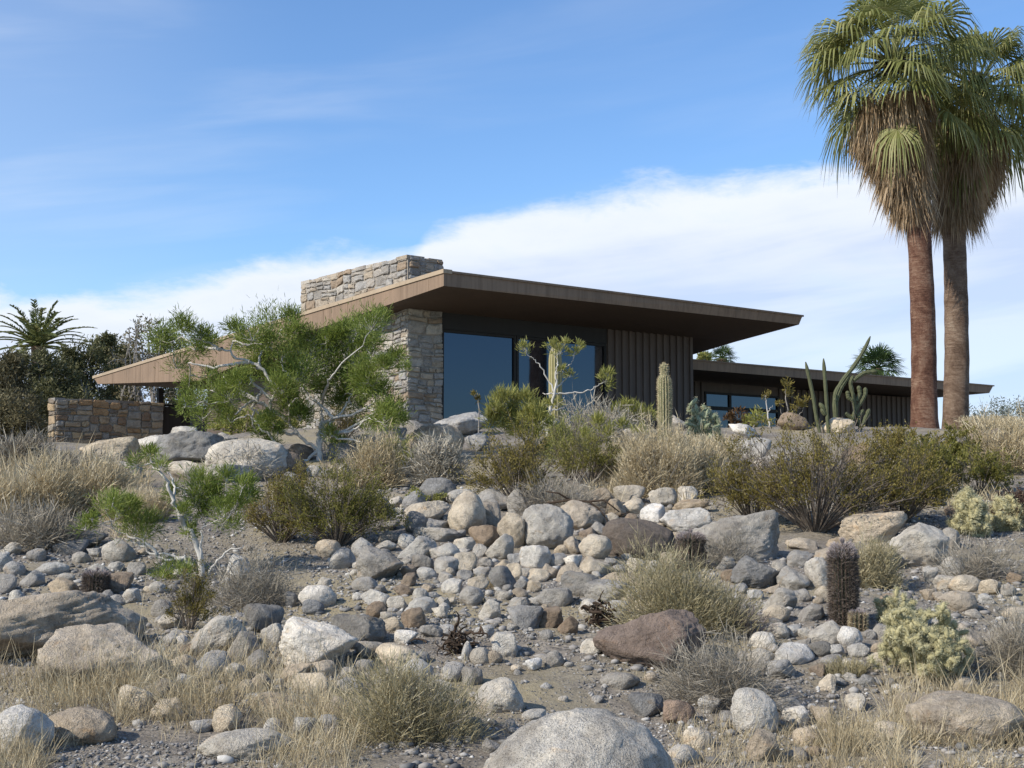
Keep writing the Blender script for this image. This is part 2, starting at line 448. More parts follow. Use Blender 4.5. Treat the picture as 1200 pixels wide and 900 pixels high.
def rock_label(cx, cy, w, h, tone, kind):
    m = max(w, h)
    size = 'large' if m > 70 else 'medium' if m > 38 else 'small' if m > 22 else 'tiny'
    shp = 'flat' if w > 2.1 * h else 'upright' if h > 1.15 * w else {'r': 'rounded', 'a': 'angular', 's': 'slabby'}[kind]
    noun = 'boulder' if m > 60 else 'rock' if m > 26 else 'stone'
    base = '%s %s %s %s' % (size, shp, TONE[tone][1], noun)
    lab = base + ' ' + where(cx, cy)
    if len(lab.split()) > 16: lab = ' '.join(base.split()[1:]) + ' ' + where(cx, cy)
    k = 1
    while lab in _used_labels and k < 5:
        lab = base + ' ' + where(cx, cy, k); k += 1
        if len(lab.split()) > 16: lab = ' '.join(base.split()[1:]) + ' ' + where(cx, cy, k - 1)
    _used_labels[lab] = 1
    return lab, ('boulder' if m > 60 else 'rock' if m > 26 else 'stone')

def put_rock(cx, cy, w, h, tone, kind, label=None, mesh=None, mat=None, hi=False, rot=None, group=None, sink=.0, depth=None):
    r = np.random.default_rng(int(cx * 31 + cy * 17 + w))
    g = G(cx, cy + h * .40)
    if depth: g = GX(cx, depth)
    d = g[1]
    if kind == 'r' and mesh is None and label is None and r.random() < .5: kind = 'a'
    rx = w / 2 / F * d * 1.08; rz = h / 2 / F * d * 1.2
    ry = .5 * (rx + max(rz, rx * .6)) * r.uniform(.85, 1.1)
    Y = d + ry * (.55 if depth is None else 0)
    c = at(cx, cy, Y)
    gz = float(ground(c[0], Y))
    c[2] = min(c[2], gz + rz * .62); c[2] -= sink
    lab, noun = rock_label(cx, cy, w, h, tone, kind)
    if label: lab = label
    me = mesh or rock_mesh(kind, int(r.integers(0, 14 if kind != 's' else 6)), hi or w > 44)
    o = bpy.data.objects.new(noun, me); COL.objects.link(o)
    o.location = c
    # spin the shape, keep the outer box: rotation about the view-facing axes is small
    rz_ang = r.choice([0, math.pi]) + r.uniform(-.3, .3); tilt = r.uniform(-.28, .28) if rot is None else rot
    o.rotation_euler = (r.uniform(-.1, .1), tilt, rz_ang); 
    if abs(rz_ang) > 1.5: o.rotation_euler[1] = -tilt
    o.scale = (rx, ry, rz)
    base = np.array(TONE[tone][0]) * r.uniform(.86, 1.16) * (1 + r.uniform(-.03, .05) * np.array([1, .25, -1]))
    o.color = (*base, 1)
    if mat:
        o.material_slots[0].link = 'OBJECT'; o.material_slots[0].material = mat
    tag(o, lab, noun, group or {'boulder': 'boulders on the slope', 'rock': 'rocks on the slope', 'stone': 'loose stones on the slope'}[noun])
    return o
# ------------------------------------------------------------------ rocks seen in the photograph: centre x, y, width, height, tone, shape, tilt
ROCKS = '''
446 665 51 37 g a|488 645 45 28 l a|521 647 39 20 l r|522 664 28 22 l r|545 661 26 24 c r|495 662 26 19 g r|451 641 27 12 l r|477 636 21 17 l r|512 628 52 17 g r|488 614 26 24 d r|510 616 34 17 g r|501 601 52 24 c r|547 606 44 52 c r|570 606 32 30 t r|580 587 42 28 g r|541 583 34 17 l r|513 577 42 30 d r|486 589 30 22 g r|567 631 37 28 b r|611 590 30 31 l a|677 606 56 35 t r|600 625 34 42 c r|587 643 31 32 l a|627 655 36 27 l r|631 676 27 17 c r|645 671 21 19 t r|653 657 23 15 g r|671 659 21 14 w r|697 643 36 29 c r|673 641 24 21 t a|697 665 36 23 c r|664 674 32 19 t s -.5|680 687 43 28 d a|649 702 42 24 g r|711 696 52 30 g a|607 708 26 15 l r|614 725 41 30 g a|645 726 27 24 b r|666 735 24 22 b r|561 686 24 19 c r|530 689 24 17 l a|492 698 17 15 l r|465 708 25 17 l r|722 597 24 22 t a|765 605 28 24 w a|805 613 60 30 w r|810 594 42 16 t r|726 680 42 17 t r|765 666 24 15 w r|783 660 19 22 t r|590 680 38 27 d s .4|601 672 22 22 c r|590 757 33 30 l a|568 742 22 15 l a|477 748 27 18 w r|467 770 54 24 c r|547 766 12 24 l r|577 772 22 16 t r|563 770 24 20 g r|693 758 33 18 l a -.4|431 742 41 31 d a|540 500 64 30 g a|512 522 64 42 t r|719 548 56 28 c r|745 512 26 20 l r|690 540 30 20 l r
886 673 56 38 d a|939 638 36 14 t s|939 656 34 21 g s|931 680 37 31 l r|959 675 28 36 l a|969 655 28 24 t r|905 692 22 9 t r|1024 621 76 38 t a|1030 655 46 32 t r|1114 634 22 27 g r|1090 676 20 20 l r|1116 668 26 25 l r|1150 664 42 20 c r|1131 686 34 21 c r|1161 690 24 19 c r|910 722 31 22 c r|912 741 24 19 l r|946 744 20 17 l r|893 752 28 20 w r|995 749 28 25 w r|931 770 42 25 w a|962 762 29 18 d r|1007 764 25 16 l r|1029 777 24 24 c r|975 775 25 14 g r|995 779 16 12 w r|969 802 18 22 c s .3|995 795 16 12 l r|1031 760 21 12 t r|1018 745 14 12 g r|884 839 52 54 l r|920 827 38 20 g s|933 841 28 22 w a|965 843 33 26 t a|890 876 42 36 t r|986 852 19 11 w r|1071 826 42 24 t a|1127 807 34 24 c r|1188 752 46 40 g r|1043 860 40 24 c r|1188 722 30 16 c r|1016 800 20 16 d r|1045 786 16 12 g r
626 840 28 15 l r|617 862 23 16 w r|598 851 14 16 g r|756 828 40 30 d a|794 837 38 28 r a|726 800 44 20 g r|626 780 18 15 w r|645 774 34 22 g r|576 875 20 18 g a|418 743 64 42 d a|433 764 34 22 g r|428 782 22 16 g r|506 741 24 16 g r|409 806 32 20 g r|516 806 26 14 l r
118 735 25 27 l s .1|145 732 34 15 l r|153 700 19 17 l a|125 702 16 18 g r|190 715 24 21 g r|257 748 64 42 l s -.45|283 760 38 34 g a|320 748 26 29 l a|372 702 42 28 w r|341 704 14 20 d r|367 713 24 18 d r|308 728 42 36 d r|208 783 56 30 c r|303 777 30 27 g r|275 790 22 22 l r|345 790 40 20 t s -.4|367 803 50 26 c r|302 819 28 12 w s|330 830 70 28 t r|361 770 14 26 g s .6|395 835 30 30 t r|190 812 44 28 t a|395 772 20 16 g a
128 533 66 34 c r|89 545 32 14 t r|145 553 44 20 l r|178 520 40 16 w r|216 511 36 20 l r|262 521 36 24 g r|218 553 44 22 c r|262 557 56 22 l r|336 546 44 30 b r|366 553 22 14 l r|84 643 38 18 d r|42 652 22 16 g r|60 668 38 16 l r|38 680 28 20 g a|12 644 26 14 l r|18 668 24 17 g r|139 648 38 28 l r|101 634 48 20 d r|74 690 34 22 t a|154 700 20 18 l r|20 702 18 18 l r|278 664 26 26 w a|384 645 28 22 t r|402 657 30 26 g r|130 686 52 22 b a|60 712 26 14 g r|380 683 16 12 l r|46 706 20 18 d r|95 655 20 14 g r|160 668 22 16 g r|185 690 20 14 l r|30 632 24 12 l r|52 640 18 12 g r
930 496 34 20 b a|869 507 32 16 w r|794 497 24 20 g r|981 500 36 18 c a|880 527 44 24 l r|905 545 40 20 g r|1004 537 34 28 b r|960 540 30 20 t r|1162 517 46 26 b r|1125 600 30 18 b r|1085 585 36 18 t r|640 500 34 22 g r|560 520 28 22 g r
400 532 34 24 d r|352 532 30 20 b r|432 522 36 22 g r|458 512 34 20 d a|486 506 34 22 g r|410 552 26 14 l r|470 520 28 14 t r|340 560 22 12 g r|384 556 20 12 d r|455 724 18 12 g r|480 716 14 10 l r|445 692 16 11 g r|420 700 14 10 l r|545 720 16 10 g r|575 705 14 9 l r|530 705 13 9 c r|500 690 14 10 t r|640 745 16 12 g r|700 725 22 14 g r|720 742 18 12 l r|735 728 16 12 g r|600 735 14 10 l r|640 805 14 9 g r|660 820 12 8 l r|555 850 22 16 g r|530 870 20 14 g r|700 820 14 9 g r|860 700 16 12 g r|845 720 18 14 c r|1060 700 18 12 g r|1100 700 16 12 t r|1140 720 18 12 g r|1165 740 20 14 l r|1150 765 18 12 g r|850 745 20 14 l r|870 770 16 12 g r
'''
HERO = [
 (748, 636, 84, 48, 'k', 'r', 'big dark brown rounded boulder with a shadowed notch in its face', 0),
 (642, 622, 57, 54, 'l', 'r', 'big round grey boulder standing up in the middle of the rock pile', 0),
 (866, 634, 100, 56, 'g', 'a', 'big grey boulder with pale bands and a sharp overhanging edge', -.08),
 (763, 757, 124, 66, 'r', 'a', 'large reddish brown boulder with rusty face below the straw bush', -.15),
 (585, 818, 56, 42, 'l', 'r', 'loose pale grey boulder alone on the bare gravel', .12),
 (1070, 643, 84, 54, 'l', 'a', 'big pale grey boulder behind the pale cholla with a flat sloping top', .12),
 (66, 741, 190, 84, 't', 'a', 'huge layered tan boulder reaching out past the left edge of the picture', -.12),
 (122, 775, 158, 76, 't', 's', 'long split tan boulder with a dark hollow beneath, in front of the huge one', -.1),
 (374, 760, 84, 56, 'w', 'a', 'white boulder with a rust-orange stain beside the dark grey boulder', .1),
 (226, 526, 76, 38, 'd', 'a', 'dark grey cracked boulder just below the stone garden wall', -.1),
 (290, 543, 92, 52, 'l', 'r', 'pale grey sloping boulder left of the trunk of the tree before the chimney', -.2),
 (24, 862, 66, 58, 'w', 'r', 'whitish boulder half hidden in dry grass at the bottom left corner', 0),
 (98, 855, 84, 44, 't', 'r', 'rounded tan boulder sunk in the dry grass at lower left', 0),
 (288, 875, 104, 34, 'l', 'r', 'low pale boulder sunk in grass at the bottom of the picture', 0),
 (1135, 848, 136, 60, 't', 'r', 'long tan boulder veiled by dry grass at the lower right', .05),
]
for cx, cy, w_, h_, tn, kd, lab, rt in HERO: put_rock(cx, cy, w_, h_, tn, kd, lab, hi=True, rot=rt)
put_rock(674, 912, 236, 136, 'l', 'r', 'big speckled pale granite boulder cut by the bottom edge of the picture', mesh=rock_mesh('r', 9, True), mat=GRANITE, rot=-.06)
for ln in ROCKS.strip().splitlines():
    for t in ln.split('|'):
        q = t.split()
        put_rock(float(q[0]), float(q[1]), float(q[2]), float(q[3]), q[4], q[5], rot=float(q[6]) if len(q) > 6 else None)

# ------------------------------------------------------------------ loose cobbles: one thing each, alike within their patch
def pile_fill():
    r = np.random.default_rng(41)
    taken = [(float(t.split()[0]), float(t.split()[1]), float(t.split()[2]), float(t.split()[3])) for ln in ROCKS.strip().splitlines() for t in ln.split('|')] + [(h[0], h[1], h[2], h[3]) for h in HERO] + [(989, 690, 46, 120), (1006, 735, 44, 60), (111, 690, 44, 50), (810, 655, 44, 50), (535, 760, 50, 40)]
    zones = [(440, 580, 760, 720, 95), (0, 640, 140, 715, 14), (850, 640, 1000, 700, 12), (880, 700, 1050, 800, 14), (150, 730, 430, 860, 20), (420, 640, 560, 800, 16), (1080, 660, 1190, 780, 14), (560, 580, 830, 640, 14), (780, 800, 1010, 890, 12)]
    for x0, y0, x1, y1, n in zones:
        k = 0
        for _ in range(n * 20):
            if k >= n: break
            x, y = r.uniform(x0, x1), r.uniform(y0, y1); w_ = r.uniform(16, 42); h_ = w_ * r.uniform(.55, .95)
            if any(abs(x - a) < (w_ + c) * .33 and abs(y - b) < (h_ + d) * .33 for a, b, c, d in taken): continue
            taken.append((x, y, w_, h_)); k += 1
            put_rock(x, y, w_, h_, 'llgggctlb'[int(r.integers(0, 9))], 'rraa'[int(r.integers(0, 4))])
pile_fill()

def cobbles():
    mb = MB(); cm = []
    for k in range(5):
        m_ = MB(); v, f = rock_verts(2, 700 + k, 'r' if k < 3 else 'a'); m_.add(v, f); me = m_.mesh('cobble', smooth=True); me.materials.append(ROCK); cm.append(me)
    r = np.random.default_rng(5)
    zones = [((0, 640, 330, 735), 34, 'small cobble scattered on the gravel behind the huge left boulder', 'cobbles on the left gravel'),
             ((300, 655, 640, 760), 40, 'small cobble lying on the gravel below the central rock pile', 'cobbles below the rock pile'),
             ((520, 760, 830, 890), 26, 'small cobble lying on the bare gravel at the bottom centre', 'cobbles on the bottom gravel'),
             ((840, 690, 1190, 880), 42, 'small cobble scattered around the barrel cactus and pale cholla', 'cobbles at the right'),
             ((440, 575, 830, 690), 40, 'small cobble wedged between the boulders of the central pile', 'cobbles in the rock pile'),
             ((150, 720, 420, 830), 22, 'small cobble among the grass and rocks at lower left', 'cobbles at lower left')]
    for (x0, y0, x1, y1), n, lab, grp in zones:
        for i in range(n):
            px, py = r.uniform(x0, x1), r.uniform(y0, y1)
            g = G(px, py); s = r.uniform(2.4, 8.0) / F * g[1]
            o = bpy.data.objects.new('cobble', cm[int(r.integers(0, 5))]); COL.objects.link(o)
            o.location = g + np.array([0, 0, s * .35]); o.rotation_euler = (r.uniform(-.4, .4), r.uniform(-.4, .4), r.uniform(0, 6.28))
            o.scale = (s * r.uniform(.9, 1.5), s * r.uniform(.8, 1.2), s * r.uniform(.6, .95))
            b = np.array(TONE['wlgggcdtl'[int(r.integers(0, 9))]][0]) * r.uniform(.8, 1.1); o.color = (*b, 1)
            tag(o, lab, 'cobble', grp)
cobbles()

def pebbles():
    r = np.random.default_rng(8); N = 15000
    Y = r.uniform(7, 20, N) ** 1.0; X = r.uniform(-1, 1, N) * (Y * .44 + .6)
    keep = (vn(X / 1.1, Y / 1.1, s=21) + .5 * vn(X / .4, Y / .4, s=22) > -.15)
    X, Y = X[keep], Y[keep]; N = len(X)
    s = np.clip(r.lognormal(-4.3, .6, N), .006, .038)
    base, f = ICO[1]; variants = [rock_verts(1, 900 + k, 'a')[0] for k in range(8)]
    V = np.array(variants)[r.integers(0, 8, N)]
    a = r.uniform(0, 6.28, N); ca, sa = np.cos(a)[:, None], np.sin(a)[:, None]
    V = V * (np.stack([r.uniform(.9, 1.6, N), r.uniform(.8, 1.1, N), r.uniform(.5, .8, N)], 1) * s[:, None])[:, None, :]
    x = V[..., 0] * ca - V[..., 1] * sa; y = V[..., 0] * sa + V[..., 1] * ca
    P = np.stack([x + X[:, None], y + Y[:, None], V[..., 2] + (ground(X, Y) + s * .25)[:, None]], -1)
    mb = MB(); nv = base.shape[0]
    mb.add(P.reshape(-1, 3), (f[None] + np.arange(N)[:, None, None] * nv).reshape(-1, 3))
    # the finest grit: eight-sided grains
    K = 60000; Y = 7 + 11 * r.uniform(0, 1, K) ** 1.3; X = r.uniform(-1, 1, K) * (Y * .43 + .4)
    keep = vn(X / .8, Y / .8, s=25) + .6 * vn(X / .3, Y / .3, s=26) > -.35; X, Y = X[keep], Y[keep]; K = len(X)
    s = np.clip(r.lognormal(-4.75, .45, K), .004, .022) * (Y / 9) ** .3
    oc = np.array([[1, 0, 0], [0, 1, 0], [-1, 0, 0], [0, -1, 0], [0, 0, 1], [0, 0, -1.]]); of = np.array([[0, 1, 4], [1, 2, 4], [2, 3, 4], [3, 0, 4], [1, 0, 5], [2, 1, 5], [3, 2, 5], [0, 3, 5]])
    W = oc[None] * r.uniform(.6, 1.4, (K, 6, 1)) + r.normal(size=(K, 6, 3)) * .22
    a = r.uniform(0, 6.28, K); ca, sa = np.cos(a)[:, None], np.sin(a)[:, None]; W = W * s[:, None, None] * np.array([1.2, 1, .7])
    P = np.stack([W[..., 0] * ca - W[..., 1] * sa + X[:, None], W[..., 0] * sa + W[..., 1] * ca + Y[:, None], W[..., 2] + (ground(X, Y) + s * .2)[:, None]], -1)
    mb.add(P.reshape(-1, 3), (of[None] + np.arange(K)[:, None, None] * 6).reshape(-1, 3))
    m, nt, b, out = newmat('gravel')
    geo = N_(nt, 'ShaderNodeNewGeometry')
    c = ramp(nt, geo.outputs['Random Per Island'], [(0, (.12, .115, .11)), (.4, (.21, .20, .185)), (.7, (.29, .265, .24)), (.92, (.38, .36, .33)), (1, (.55, .53, .5))])
    nz = noise(nt, 40, 4, .7, geo.outputs['Position'])
    c = mixc(nt, .8, c.outputs[0], ramp(nt, nz, [(.3, (.7, .7, .7)), (.7, (1.2, 1.2, 1.2))]).outputs[0], 'MULTIPLY')
    nt.links.new(c, b.inputs['Base Color']); b.inputs['Roughness'].default_value = .9
    o = mb.build('gravel', m, smooth=True)
    tag(o, 'loose grey gravel and pebbles spread over the slope', 'gravel', kind='stuff')
pebbles()
# ------------------------------------------------------------------ house
TH = math.radians(52)
U = np.array([math.sin(TH), math.cos(TH), 0]); V = np.array([-math.cos(TH), math.sin(TH), 0]); ZZ = np.array([0, 0, 1.])
B0 = at(477, 420, 32.0); B0[2] = 0
C0 = B0 - .6587 * U - 2.5 * V
def hp(o, a, b, z): return o + a * U + b * V + np.array([0, 0, z])
def hbox(mb, o, a0, a1, b0, b1, z0, z1):
    box(mb, hp(o, a0, b0, z0), (a1 - a0) * U, (b1 - b0) * V, np.array([0, 0, z1 - z0]))

def paint_mat(name, col, streak=.12, lines=0.0):
    m, nt, b, out = newmat(name)
    p = worldvec(nt)
    mp = N_(nt, 'ShaderNodeMapping'); nt.links.new(p, mp.inputs[0]); mp.inputs['Scale'].default_value = (6, 6, .35)
    n1 = noise(nt, 1.6, 5, .7, mp.outputs[0]); n2 = noise(nt, 1.1, 3, .6, p)
    c = mixc(nt, 1, col, ramp(nt, n1, [(.3, (1 - streak * 2, 1 - streak * 2.1, 1 - streak * 2.2)), (.5, (1, 1, 1)), (.75, (1 + streak, 1 + streak, 1 + streak))]).outputs[0], 'MULTIPLY')
    c = mixc(nt, 1, c, ramp(nt, n2, [(.3, (.9, .9, .9)), (.7, (1.08, 1.06, 1.04))]).outputs[0], 'MULTIPLY')
    nt.links.new(c, b.inputs['Base Color']); b.inputs['Roughness'].default_value = .7
    bump(nt, b, n1, .15, .01)
    return m
FASCIA = paint_mat('brown_painted_boards', (.225, .158, .108), .15)
TRIM = paint_mat('pale_brown_trim', (.36, .28, .195), .06)
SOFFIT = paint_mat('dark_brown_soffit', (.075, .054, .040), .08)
SIDING = paint_mat('dark_brown_siding', (.115, .088, .072), .10)
DARK = paint_mat('dark_metal_frame', (.03, .028, .027), .05)

def stone_mat(name, stops):
    m, nt, b, out = newmat(name)
    geo = N_(nt, 'ShaderNodeNewGeometry'); p = geo.outputs['Position']
    n1 = noise(nt, 5, 6, .7, p, .5); n2 = noise(nt, 40, 4, .7, p)
    c = ramp(nt, geo.outputs['Random Per Island'], stops, 'CONSTANT')
    c = mixc(nt, 1, c.outputs[0], ramp(nt, n1, [(.28, (.52, .48, .45)), (.5, (1, 1, 1)), (.72, (1.25, 1.18, 1.08))]).outputs[0], 'MULTIPLY')
    c = mixc(nt, .8, c, ramp(nt, n2, [(.3, (.75, .75, .75)), (.7, (1.2, 1.2, 1.2))]).outputs[0], 'MULTIPLY')
    nt.links.new(c, b.inputs['Base Color']); b.inputs['Roughness'].default_value = .9
    h = N_(nt, 'ShaderNodeMath', operation='MULTIPLY_ADD'); nt.links.new(n2, h.inputs[0]); h.inputs[1].default_value = .3; nt.links.new(n1, h.inputs[2])
    bump(nt, b, h.outputs[0], .8, .05)
    return m
STONE = stone_mat('wall_stone', [(0, (.27, .235, .19)), (.18, (.33, .25, .165)), (.34, (.19, .155, .12)), (.5, (.36, .27, .165)), (.62, (.25, .23, .205)), (.72, (.30, .19, .10)), (.86, (.21, .145, .095)), (1, (.35, .32, .28))])
CHIM = stone_mat('chimney_stone', [(0, (.33, .30, .265)), (.2, (.37, .315, .25)), (.36, (.26, .24, .215)), (.5, (.34, .285, .22)), (.62, (.31, .295, .275)), (.82, (.28, .215, .155)), (.9, (.41, .375, .325))])

def split_rect(r, x0, z0, x1, z1, out, target):
    w_, h_ = x1 - x0, z1 - z0
    if (w_ < target * 1.55 and h_ < target * .8) or (w_ * h_ < target * target * .42):
        out.append((x0, z0, x1, z1)); return
    if w_ / max(h_, .01) > r.uniform(1.5, 3.8):
        c = x0 + w_ * r.uniform(.28, .72); split_rect(r, x0, z0, c, z1, out, target); split_rect(r, c, z0, x1, z1, out, target)
    else:
        c = z0 + h_ * r.uniform(.3, .7); split_rect(r, x0, z0, x1, c, out, target); split_rect(r, x0, c, x1, z1, out, target)

def masonry(mb, o, ex, n, L, z0, z1, seed, target=.42, thick=.034):
    """face of rough coursed stone: every stone a bulging block of its own, set in recessed mortar"""
    r = np.random.default_rng(seed)
    rects = []
    z = z0
    while z < z1 - .02:                         # uneven lifts, then split
        hh = min(r.uniform(.55, .95), z1 - z)
        if z1 - z - hh < .25: hh = z1 - z
        split_rect(r, 0, z, L, z + hh, rects, target * r.uniform(.8, 1.15)); z += hh
    for (a, c, b_, d) in rects:
        g = .008
        w_, h_ = b_ - a, d - c; k = 9
        cut = min(w_, h_) * .34
        j = lambda: r.uniform(.15, 1) * cut
        la, lb, lc, ld = j(), j(), j(), j()
        pts = [(a + g + la, c + g), ((a + b_) / 2, c + g + r.uniform(0, .02)), (b_ - g - lb, c + g), (b_ - g, c + g + lb), (b_ - g - r.uniform(0, .02), (c + d) / 2), (b_ - g, d - g - lc), (b_ - g - lc, d - g), ((a + b_) / 2, d - g - r.uniform(0, .02)), (a + g + ld, d - g), (a + g, d - g - ld), (a + g + r.uniform(0, .02), (c + d) / 2), (a + g, c + g + la)]
        pts = np.array(pts); cen = pts.mean(0)
        t = thick * r.uniform(.3, 1.6); tx, tz = r.uniform(-.03, .03, 2)
        pts = pts + .05 * np.stack([vn(pts[:, 0] * 1.7, pts[:, 1] * 1.7, s=seed), vn(pts[:, 0] * 1.7 + 9, pts[:, 1] * 1.7, s=seed + 1)], 1) + .02 * np.stack([vn(pts[:, 0] * 5, pts[:, 1] * 5, s=seed), vn(pts[:, 0] * 5 + 9, pts[:, 1] * 5, s=seed + 1)], 1); cen = pts.mean(0)
        pts[:, 0] = np.clip(pts[:, 0], .004, L - .004)
        rings = []
        for s_, dep in ((1, -.06), (1, t * .55), (.93, t * .9), (.62, t * 1.12)):
            q = cen + (pts - cen) * s_
            dd = dep + (0 if dep < 0 else 1) * ((q[:, 0] - cen[0]) * tx * 2 + (q[:, 1] - cen[1]) * tz * 2) + (r.normal(size=len(q)) * .006 if dep > 0 else 0)
            rings.append(o + q[:, :1] * ex + q[:, 1:] * ZZ + np.asarray(dd).reshape(-1, 1) * n)
        m_ = len(pts); vv = np.concatenate(rings); fs = []
        for k_ in range(3):
            for i in range(m_):
                i2 = (i + 1) % m_
                fs.append([k_ * m_ + i, k_ * m_ + i2, (k_ + 1) * m_ + i2, (k_ + 1) * m_ + i])
        fs.append([3 * m_ + i for i in range(m_)])
        if np.dot(np.cross(ex, ZZ), n) < 0: fs = [f[::-1] for f in fs]
        mb.addl(vv, fs)

MORTAR = paint_mat('mortar', (.27, .24, .20), .05)

hb = hp(B0, 4, 5, 2.95)
house = thing('modern_house', hb, 'low modern house with a tilted brown roof, big dark glass and a stone chimney', 'house')

# main roof: sloping slab whose left side deepens to a wedge
TOPL = [(0, 6.572), (22, 5.61)]
BOTL = [(0, 6.236), (2.5, 6.05), (6.8, 5.73), (10, 5.24), (13, 4.90), (21.55, 5.35)]
BOTR = [(.05, 6.32), (2.5, 6.04), (6.8, 5.45), (10, 5.15), (13, 4.90), (21.55, 5.35)]
RW = 12.62
def roof():
    ss = [0, 2.5, 6.8, 10, 13, 21.55]
    mb = MB()
    tl = [hp(C0, 0, s if i < 5 else 22, float(np.interp(s if i < 5 else 22, [0, 22], [6.572, 5.61]))) for i, s in enumerate(ss)]
    tr = [hp(C0, RW, s if i < 5 else 22, float(np.interp(s if i < 5 else 22, [0, 22], [6.572, 5.61]))) for i, s in enumerate(ss)]
    bl = [hp(C0, .0, s, z) for s, z in BOTL]; br = [hp(C0, RW - .1, s, z) for s, z in BOTR]
    n = 6
    v = tl + tr + bl + br; T, R_, L_, Q = 0, n, 2 * n, 3 * n
    sides = []; under = []
    for i in range(n - 1):
        sides += [[T + i, R_ + i, R_ + i + 1, T + i + 1], [T + i, T + i + 1, L_ + i + 1, L_ + i], [R_ + i + 1, R_ + i, Q + i, Q + i + 1]]
        under += [[L_ + i, L_ + i + 1, Q + i + 1, Q + i]]
    sides += [[R_, T, L_, Q], [T + n - 1, R_ + n - 1, Q + n - 1, L_ + n - 1]]
    mb.addl(v, sides); ro = mb.build('roof', FASCIA, house)
    mb = MB(); sh = np.array([0, 0, .0])
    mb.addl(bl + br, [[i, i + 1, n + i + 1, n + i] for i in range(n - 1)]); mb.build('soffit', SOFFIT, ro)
    # thin metal edge along the tops
    mb = MB()
    for a0, a1, p0, p1 in ((0, 0, 0, 22),):
        q = [hp(C0, -.03, -.03, 6.575 + .0013), hp(C0, .22, -.03, 6.575), hp(C0, .22, 22.03, 5.613), hp(C0, -.03, 22.03, 5.613)]
        up = np.array([0, 0, .10]); dn = np.array([0, 0, -.045])
        vv = [x + dn for x in q] + [x + up * .5 for x in q]
        mb.addl(vv, [[0, 3, 2, 1], [4, 5, 6, 7], [0, 1, 5, 4], [1, 2, 6, 5], [2, 3, 7, 6], [3, 0, 4, 7]])
    mb.build('roof_edge_trim', TRIM, ro)
    mb = MB(); q0 = hp(C0, .225, -.035, 6.55); box(mb, q0, (RW - .2) * U, .12 * V, np.array([0, 0, .05]))
    mb.build('front_drip_edge', FASCIA, ro)
    # board joints on the wedge are 6 mm battens
    mb = MB()
    for s in np.arange(.6, 21.2, 1.22):
        zt = 6.572 - .04373 * s - .06; zb = float(np.interp(s, [a for a, _ in BOTL], [z for _, z in BOTL])) + .004
        box(mb, hp(C0, -.006, s, zb), .007 * U, .012 * V, np.array([0, 0, zt - zb]))
    mb.build('fascia_joint', FASCIA, ro)
roof()

# stone mass of the chimney: pier below, chimney above the roof
def chimney():
    mb = MB(); hbox(mb, B0, .02, 1.05, .02, 5.42, 2.3, 7.34)
    core = mb.build('stone_chimney', MORTAR, house)
    mb = MB()
    masonry(mb, B0 + .02 * U + 5.42 * V, -V, -U, 5.40, 2.3, 7.38, 3, .36)
    masonry(mb, B0 + .02 * V, U, -V, 1.09, 2.3, 7.38, 4, .34)
    masonry(mb, B0 + .02 * V + 1.07 * U, V, U, 5.42, 6.3, 7.38, 6, .36)
    mb.build('stone_facing', CHIM, core)
    mb = MB(); r = np.random.default_rng(2)
    for i in range(11):                               # rough cap stones
        b0 = .01 + i * .492
        hbox(mb, B0, -.01 + r.uniform(-.02, .02), .55 + r.uniform(-.1, .1), b0, b0 + .485, 7.30, 7.37 + r.uniform(-.015, .03))
        hbox(mb, B0, .66, 1.09 + r.uniform(-.02, .02), b0 + .03, b0 + .48, 7.30, 7.37 + r.uniform(-.015, .03))
    mb.build('cap_stone', CHIM, core)
chimney()

# glass wall
def glass_mat():
    m, nt, b, out = newmat('tinted_glass')
    n = noise(nt, .6, 2, .5, worldvec(nt))
    c = ramp(nt, n, [(.35, (.010, .014, .020)), (.65, (.018, .024, .032))]); nt.links.new(c.outputs[0], b.inputs['Base Color']); b.inputs['Roughness'].default_value = .3
    g = N_(nt, 'ShaderNodeBsdfGlossy'); g.inputs['Color'].default_value = (.05, .066, .09, 1); g.inputs['Roughness'].default_value = .03
    mx = N_(nt, 'ShaderNodeMixShader'); mx.inputs[0].default_value = .8
    nt.links.new(b.outputs[0], mx.inputs[1]); nt.links.new(g.outputs[0], mx.inputs[2]); nt.links.new(mx.outputs[0], out.inputs[0])
    return m
GLASS = glass_mat()
def window(a0, a1, z0, z1, bb, fr=.07, mull=(), rail=()):
    mb = MB()
    hbox(mb, B0, a0, a0 + fr, bb, bb + .12, z0, z1); hbox(mb, B0, a1 - fr, a1, bb, bb + .12, z0, z1)
    hbox(mb, B0, a0 + fr + .001, a1 - fr - .001, bb + .003, bb + .117, z1 - fr, z1 - .003); hbox(mb, B0, a0 + fr + .001, a1 - fr - .001, bb + .003, bb + .117, z0 + .003, z0 + fr)
    for m_ in mull: hbox(mb, B0, m_ - .05, m_ + .05, bb + .005, bb + .115, z0 + fr + .001, z1 - fr - .001)
    for z in rail: hbox(mb, B0, a0 + fr + .002, a1 - fr - .002, bb + .008, bb + .11, z - .06, z + .06)
    f = mb.build('window', DARK, house)
    mb = MB(); hbox(mb, B0, a0 + .01, a1 - .01, bb + .05, bb + .07, z0 + .01, z1 - .01); mb.build('pane', GLASS, f)
window(1.075, 3.46, 3.0, 5.62, .05); window(3.48, 6.65, 3.0, 5.62, .05)
mb = MB(); hbox(mb, B0, 1.06, 6.66, .03, .25, 5.625, 6.2); mb.build('window_header', DARK, house)
